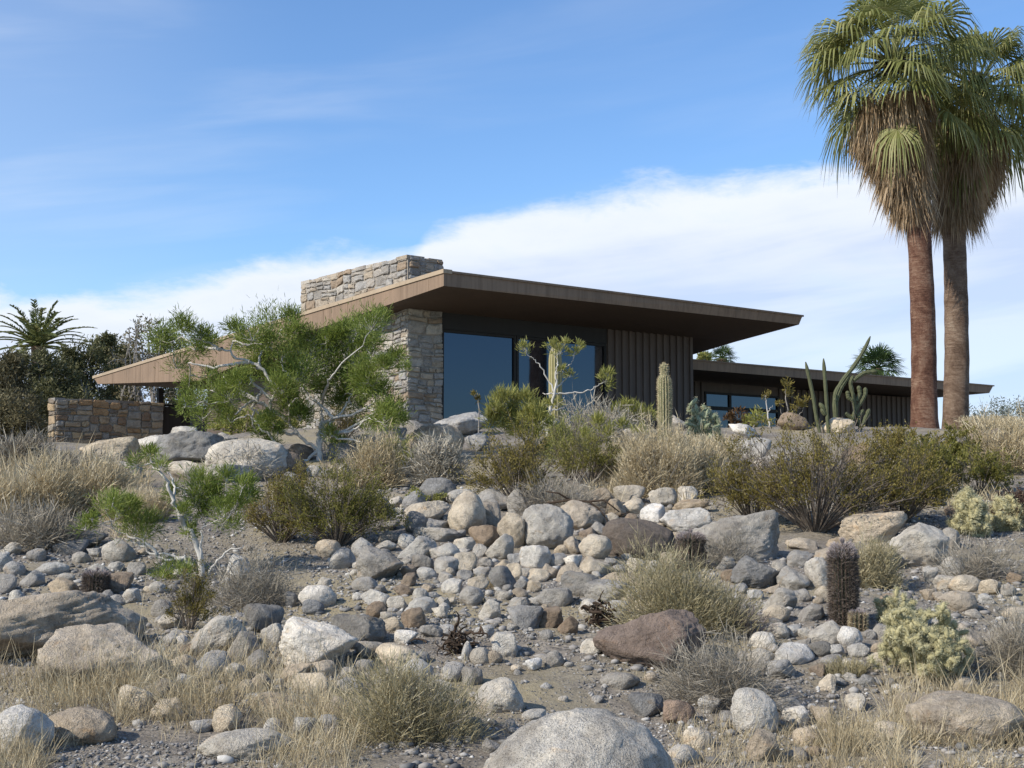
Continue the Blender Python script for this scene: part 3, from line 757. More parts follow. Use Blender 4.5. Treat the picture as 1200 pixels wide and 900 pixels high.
# vertical battened siding beside the glass
def siding(a0, a1, bb, z0, z1, pitch=.27):
    mb = MB(); hbox(mb, B0, a0, a1, bb + .05, bb + .25, z0, z1)
    for a in np.arange(a0 + .02, a1 - .1, pitch):
        hbox(mb, B0, a, a + .11, bb, bb + .0495, z0 + .002, z1 - .002)
    return mb
siding(6.66, 10.05, .0, 2.6, 6.1).build('siding_wall', SIDING, house)
mb = MB(); hbox(mb, B0, 10.0, 10.25, .28, 9, 2.6, 5.95); mb.build('side_wall', SIDING, house)
# lower wing
def low_wing():
    mb = MB()
    a0, a1, b0, b1 = 10.27, 26.22, .30, 9.0
    q = [hp(B0, a0, b0, 5.43), hp(B0, a1, b0, 5.43), hp(B0, a1, b1, 5.38), hp(B0, a0, b1, 5.38), hp(B0, a0, b0 + .02, 5.14), hp(B0, a1 - .25, b0 + .02, 5.14), hp(B0, a1 - .25, b1, 4.96), hp(B0, a0, b1, 4.96)]
    mb.addl(q, [[0, 1, 2, 3], [1, 0, 4, 5], [2, 1, 5, 6], [3, 2, 6, 7]])
    r = mb.build('lower_roof', FASCIA, house)
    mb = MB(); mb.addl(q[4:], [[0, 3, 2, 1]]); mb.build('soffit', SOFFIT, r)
    mb = MB(); box(mb, hp(B0, a0, b0 - .03, 5.40), (a1 - a0 + .03) * U, .1 * V, np.array([0, 0, .045])); mb.build('front_drip_edge', FASCIA, r)
    window(13.15, 16.75, 3.2, 4.74, 2.5, .07, (14.35,), (4.22,))
    mb = siding(10.27, 13.14, 2.5, 2.6, 5.05, .3)
    for a0_, a1_ in ((16.76, 25.0),):
        hbox(mb, B0, a0_, a1_, 2.55, 2.75, 2.6, 5.02)
        for a in np.arange(a0_ + .02, a1_ - .1, .3): hbox(mb, B0, a, a + .12, 2.5, 2.549, 2.602, 5.015)
    hbox(mb, B0, 13.145, 16.755, 2.55, 2.75, 4.745, 5.04); hbox(mb, B0, 13.145, 16.755, 2.55, 2.75, 2.6, 3.195)
    mb.build('siding_wall', SIDING, house)
    mb = MB(); hbox(mb, B0, 24.76, 25.0, 2.76, 9, 2.6, 5.0); mb.build('side_wall', SIDING, house)
low_wing()
# left end: post, dark glazed wing under the wedge, grey panel
mb = MB(); hbox(mb, C0, .80, .98, 18.0, 18.18, 2.4, 5.03); mb.build('post', DARK, house)
mb = MB(); hbox(mb, C0, 1.0, 2.30, 18.3, 18.45, 2.4, 4.42); mb.build('dark_wall', paint_mat('dark_stucco', (.07, .06, .055), .2), house)  # one dark wall colour with random streaks
mb = MB(); hbox(mb, C0, .99, 6.5, 18.26, 18.29, 4.425, 4.50); mb.build('rail', DARK, house)
mb = MB(); hbox(mb, C0, 2.05, 6.5, 18.1, 18.2, 2.4, 4.40); mb.build('grey_panel', paint_mat('blue_grey_panel', (.14, .15, .18), .05), house)
mb = MB(); hbox(mb, C0, 6.52, 6.65, 8.5, 18.0, 2.4, 4.9); mb.build('inner_wall', SIDING, house)
# main body behind the glass and stone (closes the house)
mb = MB(); hbox(mb, B0, 1.1, 10.0, .3, .36, 2.6, 6.0); mb.build('inner_wall', SIDING, house)
mb = MB(); hbox(mb, B0, .3, .42, 5.5, 12, 2.5, 4.9); mb.build('inner_wall', SIDING, house)

# ------------------------------------------------------------------ stone garden wall
gb = hp(C0, -2.4, 14.25, 2.6)
gw = thing('garden_wall', gb, 'low rough stone garden wall under the left end of the roof', 'stone wall')
mb = MB(); hbox(mb, C0, -4.03, -.72, 14.04, 14.5, 2.2, 4.20); mb.build('wall_core', MORTAR, gw)
mb = MB()
masonry(mb, C0 - 4.05 * U + 14.02 * V, U, -V, 3.33, 2.2, 4.23, 21, .36)
masonry(mb, C0 - 4.05 * U + 14.52 * V, -V, -U, .50, 2.2, 4.26, 22, .40)
r = np.random.default_rng(3); a = -4.07
while a < -.75:
    w_ = r.uniform(.3, .55); hbox(mb, C0, a, min(a + w_ - .015, -.7), 14.0 + r.uniform(-.02, .02), 14.55, 4.18, 4.25 + r.uniform(-.02, .03)); a += w_
mb.build('stone_facing', STONE, gw)

# ------------------------------------------------------------------ tan fence far right
fb = GX(1185, 52)
fn = thing('tan_fence', fb, 'tan vertical board fence with a dark tile coping at the far right', 'fence')
d_ = unit(np.array([1, -.1, 0])); n_ = np.array([.1, 1, 0.])
x0 = at(1172, 512, 52); zt = x0[2]
mb = MB()
for i in range(26):
    box(mb, np.array([x0[0], x0[1], 2.6]) + d_ * i * .21, d_ * .19, n_ * .04, np.array([0, 0, zt - 2.6]))
mb.build('board', paint_mat('tan_boards', (.40, .30, .19), .1), fn)
mb = MB(); xl = at(1132, 516, 52)
box(mb, np.array([xl[0], xl[1] + .06, 2.6]), np.array([1.5, -.1, 0]), n_ * .2, np.array([0, 0, xl[2] - 2.62]))
mb.build('low_block_wall', paint_mat('block_wall', (.30, .27, .23), .1), fn)
mb = MB()
for i in range(16):
    p = np.array([xl[0], xl[1], xl[2] + (zt - xl[2]) * i / 16 + .03]) + d_ * i * .18 + np.array([0, .1, 0])
    P = np.array([p + np.array([0, -.14, 0]), p + np.array([0, 0, .03]), p + np.array([0, .14, 0])]); tubes(mb, P, .07, 6)
mb.build('coping_tile', paint_mat('dark_roof_tile', (.08, .06, .055), .1), fn)
# ------------------------------------------------------------------ plant materials
L_GREEN = leafmat('bright_needle_leaf', [(0, (.065, .095, .018)), (.35, (.15, .195, .034)), (.65, (.24, .285, .062)), (1, (.36, .375, .13))], .4, 1.6)
L_YGREEN = leafmat('yellow_green_leaf', [(0, (.13, .14, .03)), (.4, (.26, .26, .065)), (.7, (.36, .345, .11)), (1, (.46, .42, .18))], .4, 2.0)
L_CREO = leafmat('olive_leaf', [(0, (.09, .075, .02)), (.35, (.175, .142, .035)), (.65, (.25, .20, .055)), (1, (.34, .27, .09))], .35, 1.8)
L_CREOG = leafmat('olive_green_leaf', [(0, (.085, .085, .02)), (.35, (.155, .15, .034)), (.65, (.225, .205, .052)), (1, (.31, .265, .09))], .35, 1.8)
L_STRAW = leafmat('straw', [(0, (.24, .19, .11)), (.3, (.40, .32, .19)), (.6, (.54, .45, .29)), (1, (.68, .60, .43))], .25, 2.0)
L_STRAWG = leafmat('green_straw', [(0, (.19, .16, .08)), (.35, (.31, .265, .145)), (.65, (.42, .36, .22)), (1, (.54, .47, .31))], .25, 2.0)
L_GREY = leafmat('grey_twig_leaf', [(0, (.15, .127, .095)), (.4, (.265, .23, .175)), (.7, (.375, .33, .26)), (1, (.51, .455, .365))], .15, 2.0)
L_SILVER = leafmat('silver_leaf', [(0, (.23, .205, .155)), (.4, (.36, .32, .25)), (1, (.53, .475, .38))], .1, 2.0)
L_DARK = leafmat('dark_evergreen_leaf', [(0, (.05, .052, .022)), (.4, (.10, .10, .042)), (.7, (.15, .145, .062)), (1, (.21, .20, .095))], .25, .5)
L_DARK2 = leafmat('brown_green_leaf', [(0, (.06, .052, .028)), (.4, (.115, .10, .05)), (.7, (.17, .145, .072)), (1, (.24, .20, .11))], .25, .5)
L_HAZE = leafmat('grey_green_leaf', [(0, (.07, .09, .07)), (.5, (.15, .17, .14)), (1, (.26, .27, .23))], .2, .6)
L_PALM = leafmat('palm_leaf', [(0, (.10, .11, .03)), (.35, (.20, .215, .065)), (.65, (.30, .305, .115)), (1, (.44, .41, .20))], .4, 1.2, .45)
L_DEAD = leafmat('dead_frond', [(0, (.15, .09, .045)), (.35, (.28, .19, .105)), (.65, (.40, .29, .175)), (1, (.54, .42, .28))], .15, 1.6)
L_DATE = leafmat('date_palm_leaf', [(0, (.07, .085, .025)), (.4, (.15, .175, .055)), (.7, (.23, .24, .09)), (1, (.34, .30, .12))], .3, .8)

def barkmat(name, c0, c1, sc_=8, st=.5):
    m, nt, b, out = newmat(name)
    p = worldvec(nt); mp = N_(nt, 'ShaderNodeMapping'); nt.links.new(p, mp.inputs[0]); mp.inputs['Scale'].default_value = (1, 1, .45)
    n1 = noise(nt, sc_, 5, .7, mp.outputs[0], .4)
    c = ramp(nt, n1, [(.3, c0), (.7, c1)]); nt.links.new(c.outputs[0], b.inputs['Base Color']); b.inputs['Roughness'].default_value = .9
    bump(nt, b, n1, st, .02); return m
B_WHITE = barkmat('white_bark', (.34, .31, .27), (.60, .57, .52), 9)
B_GREY = barkmat('grey_bark', (.16, .14, .12), (.36, .33, .29), 9)
B_TWIG = barkmat('dark_twig', (.09, .07, .055), (.24, .20, .16), 12)
B_ROOT = barkmat('dead_root', (.025, .018, .012), (.09, .06, .04), 14)

def curve(p0, p1, n, sag=0.0, jit=0.0, r=None, up=0.0):
    t = np.linspace(0, 1, n)[:, None]; p0 = np.asarray(p0); p1 = np.asarray(p1)
    P = p0 + (p1 - p0) * t
    P = P + np.array([0, 0, 1.]) * (np.sin(t * np.pi) * up)
    if jit and r is not None:
        J = np.cumsum(r.normal(size=(n, 3)), 0); J -= np.linspace(0, 1, n)[:, None] * J[-1]; J -= J[0] * (1 - t)
        P = P + J * jit * np.linalg.norm(p1 - p0) / n ** .5
    return P

# ---- shrubs and small trees whose tufts were read off the photograph
def tuft_plant(name, label, cat, basepx, Y, limbs, tufts, leafm, barkm, seed, leaf_L=.20, leaf_W=.022, per=220, r0=.07, group=None, depth=.7, barkname='trunk', droop=.12, up=.35, leafname='foliage', twigs=True, fat=1.25, scat=.2):
    """limbs: list of pixel polylines (x,y[,dz]); tufts: (x,y,r px[,depth offset m])"""
    r = np.random.default_rng(seed)
    b = GX(basepx, Y); root = thing(name, b, label, cat, group)
    tm = MB(); nodes = []
    for li, L in enumerate(limbs):
        dz = r.uniform(-depth, depth) * .55
        pts = [b - np.array([0, 0, .05]) if (li == 0 or (abs(q[0] - basepx) < 1 and i == 0)) and i == 0 else at(q[0], q[1], Y + (q[2] if len(q) > 2 else dz * i / (len(L) - 1))) for i, q in enumerate(L)]
        if li > 0 and nodes and abs(L[0][0] - basepx) > 1:
            nn = np.array(nodes); pts[0] = nn[np.argmin(np.linalg.norm(nn - pts[0], axis=1))]
        pts = np.array(pts); n = 6 * (len(pts) - 1) + 1
        t = np.linspace(0, len(pts) - 1, n); i0 = np.minimum(t.astype(int), len(pts) - 2); f = (t - i0)[:, None]
        pm = pts[np.maximum(i0 - 1, 0)]; p0 = pts[i0]; p1 = pts[i0 + 1]; p2 = pts[np.minimum(i0 + 2, len(pts) - 1)]
        P = .5 * (2 * p0 + (p1 - pm) * f + (2 * pm - 5 * p0 + 4 * p1 - p2) * f ** 2 + (3 * p0 - pm - 3 * p1 + p2) * f ** 3)
        P = P + r.normal(size=P.shape) * .012
        rad = np.linspace(1, .34, n) * r0 * (1 if li == 0 else .52)
        tubes(tm, P, rad, 7); nodes += list(P[n // 4:])
    nn = np.array(nodes); fm = MB()
    for tf in tufts:
        x, y, rp = tf[:3]; rp = rp * fat * r.choice([.65, .85, 1, 1.1, 1.2]); dd = tf[3] if len(tf) > 3 else r.uniform(-depth, depth)
        c = at(x, y, Y + dd); R = rp / F * Y
        near = nn[np.argsort(np.linalg.norm((nn - c) * [1, .7, 1.2], axis=1))[:6]]
        near = near[near[:, 2] < c[2] + .15] if np.any(near[:, 2] < c[2] + .15) else near
        P = curve(near[0], c - np.array([0, 0, R * .35]), 7, jit=.10, r=r, up=-.04 * np.linalg.norm(near[0] - c))
        tubes(tm, P, np.linspace(r0 * .24, r0 * .11, 7), 5); nodes.append(P[3]); nn = np.array(nodes)
        nt_ = max(6, int(14 * R / .35)); ends = []
        for k in range(nt_):
            d = rdir(1, r, up)[0]; e = c + d * R * r.uniform(.35, .8); Q = curve(P[-1], e, 4, jit=.08, r=r)
            if twigs: tubes(tm, Q, np.linspace(r0 * .13, r0 * .06, 4), 3)
            ends += [Q[2], Q[3], e]
        ends = np.array(ends)
        N = int(per * (R / .35) ** 1.6 * r.uniform(.4, 1.2)) + 40
        src = ends[r.integers(0, len(ends), N)] + r.normal(size=(N, 3)) * R * scat
        D = unit((src - (c - np.array([0, 0, R * .5])))) + rdir(N, r, up) * .8
        blades(fm, src, D, leaf_L * r.uniform(.55, 1.15, N), leaf_W * r.uniform(.7, 1.3, N), droop * r.uniform(0, 1.6, N)[:, None], r=r)
    tm.build(barkname, barkm, root, smooth=True); fm.build(leafname, leafm, root)
    return root

r_ = np.random.default_rng(77)
# tree in front of the chimney
big_tufts = [(190, 393, 13), (214, 384, 14), (236, 392, 13), (207, 426, 12), (228, 405, 12), (250, 398, 10),
  (276, 384, 16), (296, 392, 17), (318, 380, 17), (318, 400, 18), (340, 372, 13), (345, 388, 14), (300, 408, 15), (284, 402, 13),
  (330, 420, 18), (350, 408, 15), (352, 440, 20), (370, 425, 19), (388, 410, 18), (400, 392, 16), (418, 384, 16), (435, 380, 14), (448, 372, 10), (395, 435, 20), (415, 420, 20), (430, 405, 16), (372, 455, 20), (408, 450, 20), (432, 440, 18), (450, 428, 16), (465, 418, 12), (440, 458, 15), (382, 398, 14),
  (340, 470, 16), (352, 488, 14), (330, 455, 15), (320, 440, 15), (366, 395, 14),
  (222, 450, 15), (234, 468, 17), (250, 452, 16), (258, 478, 17), (270, 462, 16), (238, 488, 15), (270, 490, 12), (282, 445, 12), (218, 472, 12), (292, 470, 12), (248, 435, 10),
  (318, 522, 13), (306, 506, 11), (325, 508, 9), (450, 488, 15), (462, 478, 12), (436, 498, 12), (470, 492, 9), (395, 520, 13), (388, 508, 9), (400, 470, 14), (420, 475, 12), (304, 428, 12), (474, 432, 9), (310, 490, 11)]
big_limbs = [[(372, 540), (374, 518), (377, 490), (377, 462)],
  [(372, 540), (352, 512), (335, 492), (300, 470), (268, 450), (262, 440)], [(335, 492), (310, 475), (284, 462), (270, 462)],
  [(300, 470), (280, 458), (262, 470)], [(318, 480), (322, 462), (330, 450), (338, 440)], [(320, 440), (304, 430), (282, 420), (256, 408), (236, 398)], [(320, 440), (304, 425), (306, 410)],
  [(372, 540), (350, 540), (325, 520), (302, 498), (290, 486)], [(377, 500), (392, 490), (415, 485), (434, 474), (440, 460)], [(377, 505), (400, 508), (420, 500), (432, 490)],
  [(377, 470), (384, 450), (392, 435)], [(300, 470), (296, 480), (296, 500)], [(256, 408), (236, 405), (214, 395)], [(290, 425), (250, 430), (220, 425)], [(377, 500), (392, 512), (425, 518)],
  [(352, 512), (330, 505), (312, 492), (296, 478)], [(320, 470), (300, 452), (292, 440), (276, 430)], [(300, 470), (310, 455), (318, 448)], [(372, 530), (385, 500), (402, 480), (412, 462)], [(377, 480), (362, 462), (352, 448)], [(310, 475), (296, 470), (284, 478), (276, 486)], [(384, 510), (410, 502), (436, 486), (446, 478)], [(335, 492), (340, 475), (350, 466)]]
tuft_plant('desert_tree', 'spreading tree with pale twisted branches and bright needle tufts in front of the stone chimney', 'tree', 374, 21.8, big_limbs, big_tufts, L_GREEN, B_WHITE, 31, leaf_L=.105, leaf_W=.0105, per=1900, r0=.06, depth=.85, droop=.05, up=.3, fat=1.15, scat=.34)
# white-stemmed shrub, left middle
tuft_plant('desert_shrub', 'sparse white-stemmed shrub with green needle tufts below the boulders at left', 'shrub', 238, 13.5,
  [[(238, 668), (232, 640), (214, 612), (202, 585), (196, 562), (180, 548)], [(238, 668), (214, 655), (180, 645), (150, 628)], [(214, 655), (190, 655), (165, 640), (145, 632)], [(238, 668), (236, 640), (238, 615)], [(238, 668), (262, 650), (285, 640)], [(202, 585), (204, 570), (198, 555)], [(180, 645), (160, 632), (138, 622)], [(238, 668), (228, 680), (205, 686), (180, 690)]],
  [(124, 592, 12), (140, 600, 14), (132, 588, 10), (155, 590, 11), (160, 618, 14), (172, 612, 12), (170, 626, 11), (175, 530, 8), (160, 542, 7), (188, 545, 7), (202, 576, 9), (154, 594, 10), (100, 617, 8), (108, 608, 7),
   (236, 572, 16), (248, 588, 15), (230, 588, 13), (256, 575, 12), (262, 600, 12), (240, 602, 12), (220, 624, 8), (215, 600, 8), (272, 612, 11), (276, 590, 11), (200, 668, 13), (212, 672, 13), (225, 680, 11), (190, 678, 9), (290, 580, 12), (284, 568, 10), (265, 560, 9)],
  L_GREEN, B_WHITE, 32, leaf_L=.10, leaf_W=.0068, per=1700, r0=.034, depth=.3, droop=.05, fat=1.25, scat=.3)
# yellow-green bush before the glass
tuft_plant('pencil_bush', 'rounded yellow green pencil-stemmed bush in front of the glass wall', 'bush', 628, 22.5,
  [[(628, 565), (622, 535), (608, 505), (598, 488)], [(628, 565), (640, 535), (650, 512)], [(628, 565), (610, 540), (590, 515), (580, 500)], [(628, 565), (655, 545), (680, 528), (700, 518)], [(622, 535), (632, 510), (628, 490)]],
  [(578, 478, 11), (590, 472, 13), (604, 470, 13), (618, 472, 13), (630, 480, 12), (584, 490, 13), (600, 488, 14), (616, 490, 14), (632, 496, 12), (575, 494, 9), (592, 504, 12), (610, 506, 13), (626, 512, 12), (645, 500, 10), (655, 512, 11), (668, 522, 11), (684, 512, 9), (700, 498, 9), (712, 508, 8), (690, 530, 9), (660, 535, 11), (640, 530, 12), (672, 545, 9), (730, 500, 7), (748, 508, 6), (650, 550, 9), (620, 530, 11)],
  L_YGREEN, B_GREY, 33, leaf_L=.17, leaf_W=.013, per=620, r0=.032, depth=.5, up=.6, droop=.0)
# plant with bare white limbs standing before the glass
tuft_plant('frangipani', 'white bare-limbed shrub with yellow green tufts at its tips, standing against the dark glass', 'shrub', 640, 25.5,
  [[(640, 500), (645, 482), (650, 460), (652, 440), (654, 424)], [(650, 461), (640, 440), (630, 425), (622, 418)], [(650, 461), (675, 461), (695, 455), (702, 451)], [(645, 484), (660, 478), (662, 470), (660, 462)], [(652, 440), (664, 430), (672, 422)], [(650, 461), (640, 462), (636, 460)], [(650, 455), (660, 447), (666, 440)]],
  [(617, 410, 11), (612, 406, 7), (648, 408, 9), (662, 402, 11), (672, 414, 11), (656, 412, 10), (678, 406, 8), (668, 440, 10), (660, 434, 8), (708, 444, 11), (712, 438, 7), (652, 474, 8), (646, 490, 8), (640, 474, 6)],
  L_YGREEN, B_WHITE, 34, leaf_L=.13, leaf_W=.015, per=300, r0=.036, depth=.15, up=.6, droop=.03, fat=.95)
# low bright hedge bushes behind the tree
tuft_plant('low_bush', 'low bright yellow green bush tucked behind the pale branches of the chimney tree', 'bush', 300, 29.5, [[(300, 515), (298, 500)], [(300, 515), (270, 502)], [(300, 515), (330, 500)]],
  [(250, 502, 9), (262, 500, 10), (276, 498, 11), (290, 494, 11), (304, 492, 11), (318, 490, 11), (332, 496, 11), (344, 502, 9), (284, 506, 10), (310, 504, 10)], L_YGREEN, B_GREY, 35, leaf_L=.13, leaf_W=.03, per=260, r0=.03, depth=.3)
tuft_plant('low_bush', 'small yellow green bush right of the bare-limbed shrub, below the brown siding', 'bush', 740, 28, [[(740, 500), (740, 488)]],
  [(724, 484, 9), (736, 480, 9), (748, 482, 9), (758, 488, 8), (742, 490, 9)], L_YGREEN, B_GREY, 36, leaf_L=.2, leaf_W=.02, per=260, r0=.03, depth=.3, up=.7)
tuft_plant('low_bush', 'tiny green bush beside the brown one under the lower wing window', 'bush', 884, 30, [[(884, 505), (884, 495)]],
  [(876, 494, 8), (888, 490, 9), (898, 494, 7), (882, 500, 7)], L_YGREEN, B_GREY, 37, leaf_L=.12, leaf_W=.025, per=260, r0=.03, depth=.3)
tuft_plant('low_bush', 'small reddish brown bush under the lower wing window', 'bush', 862, 30.5, [[(862, 505), (862, 492)]],
  [(854, 490, 8), (866, 486, 9), (872, 494, 7), (860, 496, 7)], leafmat('red_brown_leaf', [(0, (.05, .025, .012)), (.5, (.11, .06, .025)), (1, (.18, .11, .05))], .2), B_TWIG, 38, leaf_L=.12, leaf_W=.025, per=260, r0=.03, depth=.3)
tuft_plant('thin_shrub', 'thin brown-leaved shrub on bare stems before the dark lower wing', 'shrub', 925, 28.5, [[(925, 495), (922, 475), (920, 458)], [(925, 495), (940, 482), (942, 474)], [(925, 495), (914, 480)]],
  [(921, 452, 7), (924, 462, 6), (914, 472, 6), (942, 470, 6), (936, 476, 5), (930, 480, 5)], L_CREO, B_GREY, 39, leaf_L=.10, leaf_W=.02, per=260, r0=.022, depth=.1)
tuft_plant('thin_shrub', 'thin leafless stem with a brown tip beside the lower wing window', 'shrub', 902, 28.5, [[(902, 497), (899, 480), (897, 464)], [(899, 482), (905, 475)]],
  [(897, 462, 5)], L_CREO, B_WHITE, 40, leaf_L=.08, leaf_W=.02, per=200, r0=.022, depth=.05)
tuft_plant('thin_shrub', 'small stem with an orange brown tip in front of the first big glass pane', 'shrub', 562, 26, [[(562, 492), (561, 475), (558, 465)], [(561, 480), (566, 486)]],
  [(557, 463, 6), (560, 468, 4)], L_CREO, B_GREY, 41, leaf_L=.08, leaf_W=.02, per=200, r0=.018, depth=.05)

# ---- creosote and other many-stemmed bushes
def creosote(px, py, w, h, label, leafm=None, seed=0, n=70, Y=None, name='creosote_bush', stemm=None, dens=1.0, leaf=.05, aspect=.45, group='creosote bushes', lean=0, cat='bush', low=.35):
    r = np.random.default_rng(seed + 500)
    g = G(px, py) if Y is None else GX(px, Y); Y = g[1]
    W_, H_ = w / F * Y / 2, h / F * Y
    root = thing(name, g, label, cat, group)
    a = r.uniform(0, 6.283, n); q = r.uniform(0.05, 1, n) ** .6
    tip = g + np.stack([np.cos(a) * q * W_ + lean * H_, np.sin(a) * q * W_ * .8, H_ * (1 - .55 * q ** 2.2) * r.uniform(.45, 1.12, n)], 1)
    b0 = g + np.stack([np.cos(a) * .06 * W_, np.sin(a) * .06 * W_, np.full(n, -.03)], 1)
    t = np.linspace(0, 1, 7)[None, :, None]
    P = b0[:, None] + (tip - b0)[:, None] * t
    P[:, :, 2] += np.sin(t[:, :, 0] * np.pi) * H_ * .05
    J = np.cumsum(r.normal(size=(n, 7, 3)), 1) * .016 * H_ * t; P = P + J
    R = np.linspace(1, .3, 7)[None] * (.0085 * max(H_, .5)) * r.uniform(.6, 1.2, (n, 1))
    sm = MB(); tubes(sm, P, R, 4)
    # twigs
    m_ = 6; par = np.repeat(np.arange(n), m_); s = r.uniform(low, .98, n * m_)
    i0 = np.minimum((s * 6).astype(int), 5); f = (s * 6 - i0)[:, None]
    o = P[par, i0] * (1 - f) + P[par, i0 + 1] * f
    d = unit(unit(P[par, i0 + 1] - P[par, i0]) + rdir(n * m_, r, .35) * .9); L = H_ * r.uniform(.10, .26, n * m_)[:, None]
    tt = np.linspace(0, 1, 4)[None, :, None]
    Q = o[:, None] + d[:, None] * L[:, None] * tt; Q[:, :, 2] += (tt[:, :, 0] ** 2) * .04 * H_
    tubes(sm, Q, np.linspace(1, .4, 4)[None] * np.full((n * m_, 1), .0035 * max(H_, .5)), 3, cap=False)
    sm.build('stems', stemm or B_TWIG, root)
    NL = int(n * m_ * 30 * dens)
    k = r.integers(0, n * m_, NL); s = r.uniform(.25, 1.05, NL)[:, None]
    p = o[k] + d[k] * L[k] * s + r.normal(size=(NL, 3)) * .028 * H_
    q_ = (p - g) / H_; kp = vn(q_[:, 0] * 4.5, q_[:, 1] * 4.5, q_[:, 2] * 4.5, seed) + .5 * vn(q_[:, 0] * 11, q_[:, 1] * 11, q_[:, 2] * 11, seed) > -.22
    p, k = p[kp], k[kp]; NL = len(p)
    fm = MB(); leaves(fm, p, unit(d[k] + rdir(NL, r, .5)), leaf * .52 * r.uniform(.6, 1.3, NL), aspect, r)
    fm.build('foliage', leafm or L_CREO, root)
    return root

creosote(955, 622, 250, 128, 'big olive brown creosote bush sprawling below the lower wing', seed=1, n=125, dens=1.25, leaf=.062)
creosote(1055, 612, 130, 96, 'olive creosote bush joining the right side of the biggest creosote', seed=2, n=80, dens=1.4, leaf=.065)
creosote(880, 612, 110, 88, 'olive creosote bush joining the left side of the biggest creosote', seed=3, n=60, dens=1.4, leaf=.06)
creosote(1085, 578, 120, 64, 'olive bush growing at the foot of the two tall palms', L_CREOG, seed=4, n=70, dens=1.2, leaf=.08)
creosote(1150, 580, 90, 58, 'thin olive bush right of the palm trunks near the fence', L_CREOG, seed=5, n=50, dens=1.0, leaf=.07)
creosote(395, 640, 150, 98, 'olive green creosote bush at the left end of the rock pile', L_CREOG, seed=7, n=110, dens=1.6, leaf=.05)
creosote(330, 636, 110, 92, 'ragged olive bush between the left creosote and the white-stemmed shrub', L_CREO, seed=8, n=70, dens=1.2, leaf=.05)
creosote(605, 592, 120, 90, 'thin olive bush at the foot of the yellow green pencil bush', L_CREO, seed=9, n=70, dens=1.1, leaf=.06)
creosote(690, 570, 90, 66, 'loose grey olive bush right of the pencil bush', L_CREOG, seed=10, n=50, dens=.8, leaf=.06)
creosote(222, 738, 62, 70, 'small yellowish olive bush below the white-stemmed shrub', L_CREO, seed=11, n=45, dens=1.3, leaf=.032)
creosote(470, 560, 60, 50, 'small yellow green grassy bush left of the grey dome bush', L_YGREEN, seed=12, n=40, dens=1.0, leaf=.08, aspect=.2, group='low green bushes')
creosote(500, 592, 60, 22, 'flat green patch of leaves over the dark boulder below the dome bush', L_YGREEN, seed=13, n=30, dens=.8, leaf=.05, group='low green bushes')
creosote(1190, 618, 60, 44, 'dark reddish brown dead bush at the right edge behind the second cholla', leafmat('dead_red_leaf', [(0, (.04, .022, .016)), (.5, (.085, .05, .035)), (1, (.15, .10, .07))], .1), seed=14, n=60, dens=1.2, leaf=.05, name='dead_bush', group='dead bushes')
creosote(400, 560, 60, 60, 'thin brownish bush at the base of the tree before the chimney', L_CREO, seed=15, n=40, dens=.8, leaf=.06, Y=24)
creosote(440, 562, 90, 46, 'thin olive bush behind the left creosote', L_CREOG, seed=16, n=40, dens=.7, leaf=.06)

creosote(1062, 548, 110, 52, 'olive brown bush in front of the front palm trunk', L_CREO, seed=17, n=60, dens=1.2, leaf=.075)
creosote(1120, 548, 90, 46, 'thin olive bush in front of the rear palm trunk', L_CREOG, seed=18, n=50, dens=1.1, leaf=.075)
creosote(668, 560, 70, 74, 'greenish feathery bush beside the right side of the pencil bush', L_YGREEN, seed=20, n=50, dens=1.0, leaf=.09, aspect=.18, group='low green bushes')

# grey and silver dome shrubs, twig bushes
def dome(px, py, w, h, label, leafm, seed, n=2200, L=.16, W_=.006, name='grey_shrub', Y=None, group='grey shrubs', leafy=0, stemm=None, cat='bush', upb=.25):
    r = np.random.default_rng(seed + 900); g = G(px, py) if Y is None else GX(px, Y); Y = g[1]
    rx, rz = w / F * Y / 2, h / F * Y; root = thing(name, g, label, cat, group)
    d = rdir(n, r, .5); d[:, 2] = np.abs(d[:, 2]); q = r.uniform(.15, 1, n) ** .5
    J = 5; cj = np.stack([r.uniform(-.5, .5, J) * rx, r.uniform(-.4, .4, J) * rx, np.zeros(J)], 1); fj = r.uniform(.45, .78, J); fz = r.uniform(.55, 1.08, J); fz[int(r.integers(0, J))] = 1.08
    jj = r.integers(0, J, n); g0 = g + cj[jj]; scj = np.stack([fj[jj], fj[jj], fz[jj]], 1)
    p = g0 + d * np.array([rx, rx * .8, rz]) * scj * q[:, None] * (1 + .34 * vn(d[:, 0] * 2.6, d[:, 1] * 2.6, d[:, 2] * 2.6, seed) + .15 * vn(d[:, 0] * 7, d[:, 1] * 7, d[:, 2] * 7, seed))[:, None]
    sm = MB(); m_ = 60; e = rdir(m_, r, .6); e[:, 2] = np.abs(e[:, 2])
    P = g + (e * np.array([rx, rx * .8, rz]) * .85)[:, None] * np.linspace(0, 1, 5)[None, :, None] + np.cumsum(r.normal(size=(m_, 5, 3)), 1) * .015 * rx
    P[:, 0] = g - np.array([0, 0, .03])
    tubes(sm, P, np.linspace(1, .3, 5) * .008 * max(rz, .4), 4); sm.build('stems', stemm or B_GREY, root)
    fm = MB(); blades(fm, p, d * np.array([1, 1, .8]) + rdir(n, r, upb) * .9, L * r.uniform(.5, 1.3, n), W_ * r.uniform(.7, 1.4, n), 0, r=r)
    if leafy: 
        k = r.integers(0, n, leafy); leaves(fm, p[k] + r.normal(size=(leafy, 3)) * .05 * rx, rdir(leafy, r, .5), .0021 * Y * r.uniform(.5, 1.2, leafy), .45, r)
    m2 = n // 14; k = r.integers(0, n, m2); blades(fm, p[k], d[k] + rdir(m2, r, .6) * .7, L * r.uniform(1.2, 2.4, m2), W_ * .8, .1, r=r)
    fm.build('twigs', leafm, root); return root
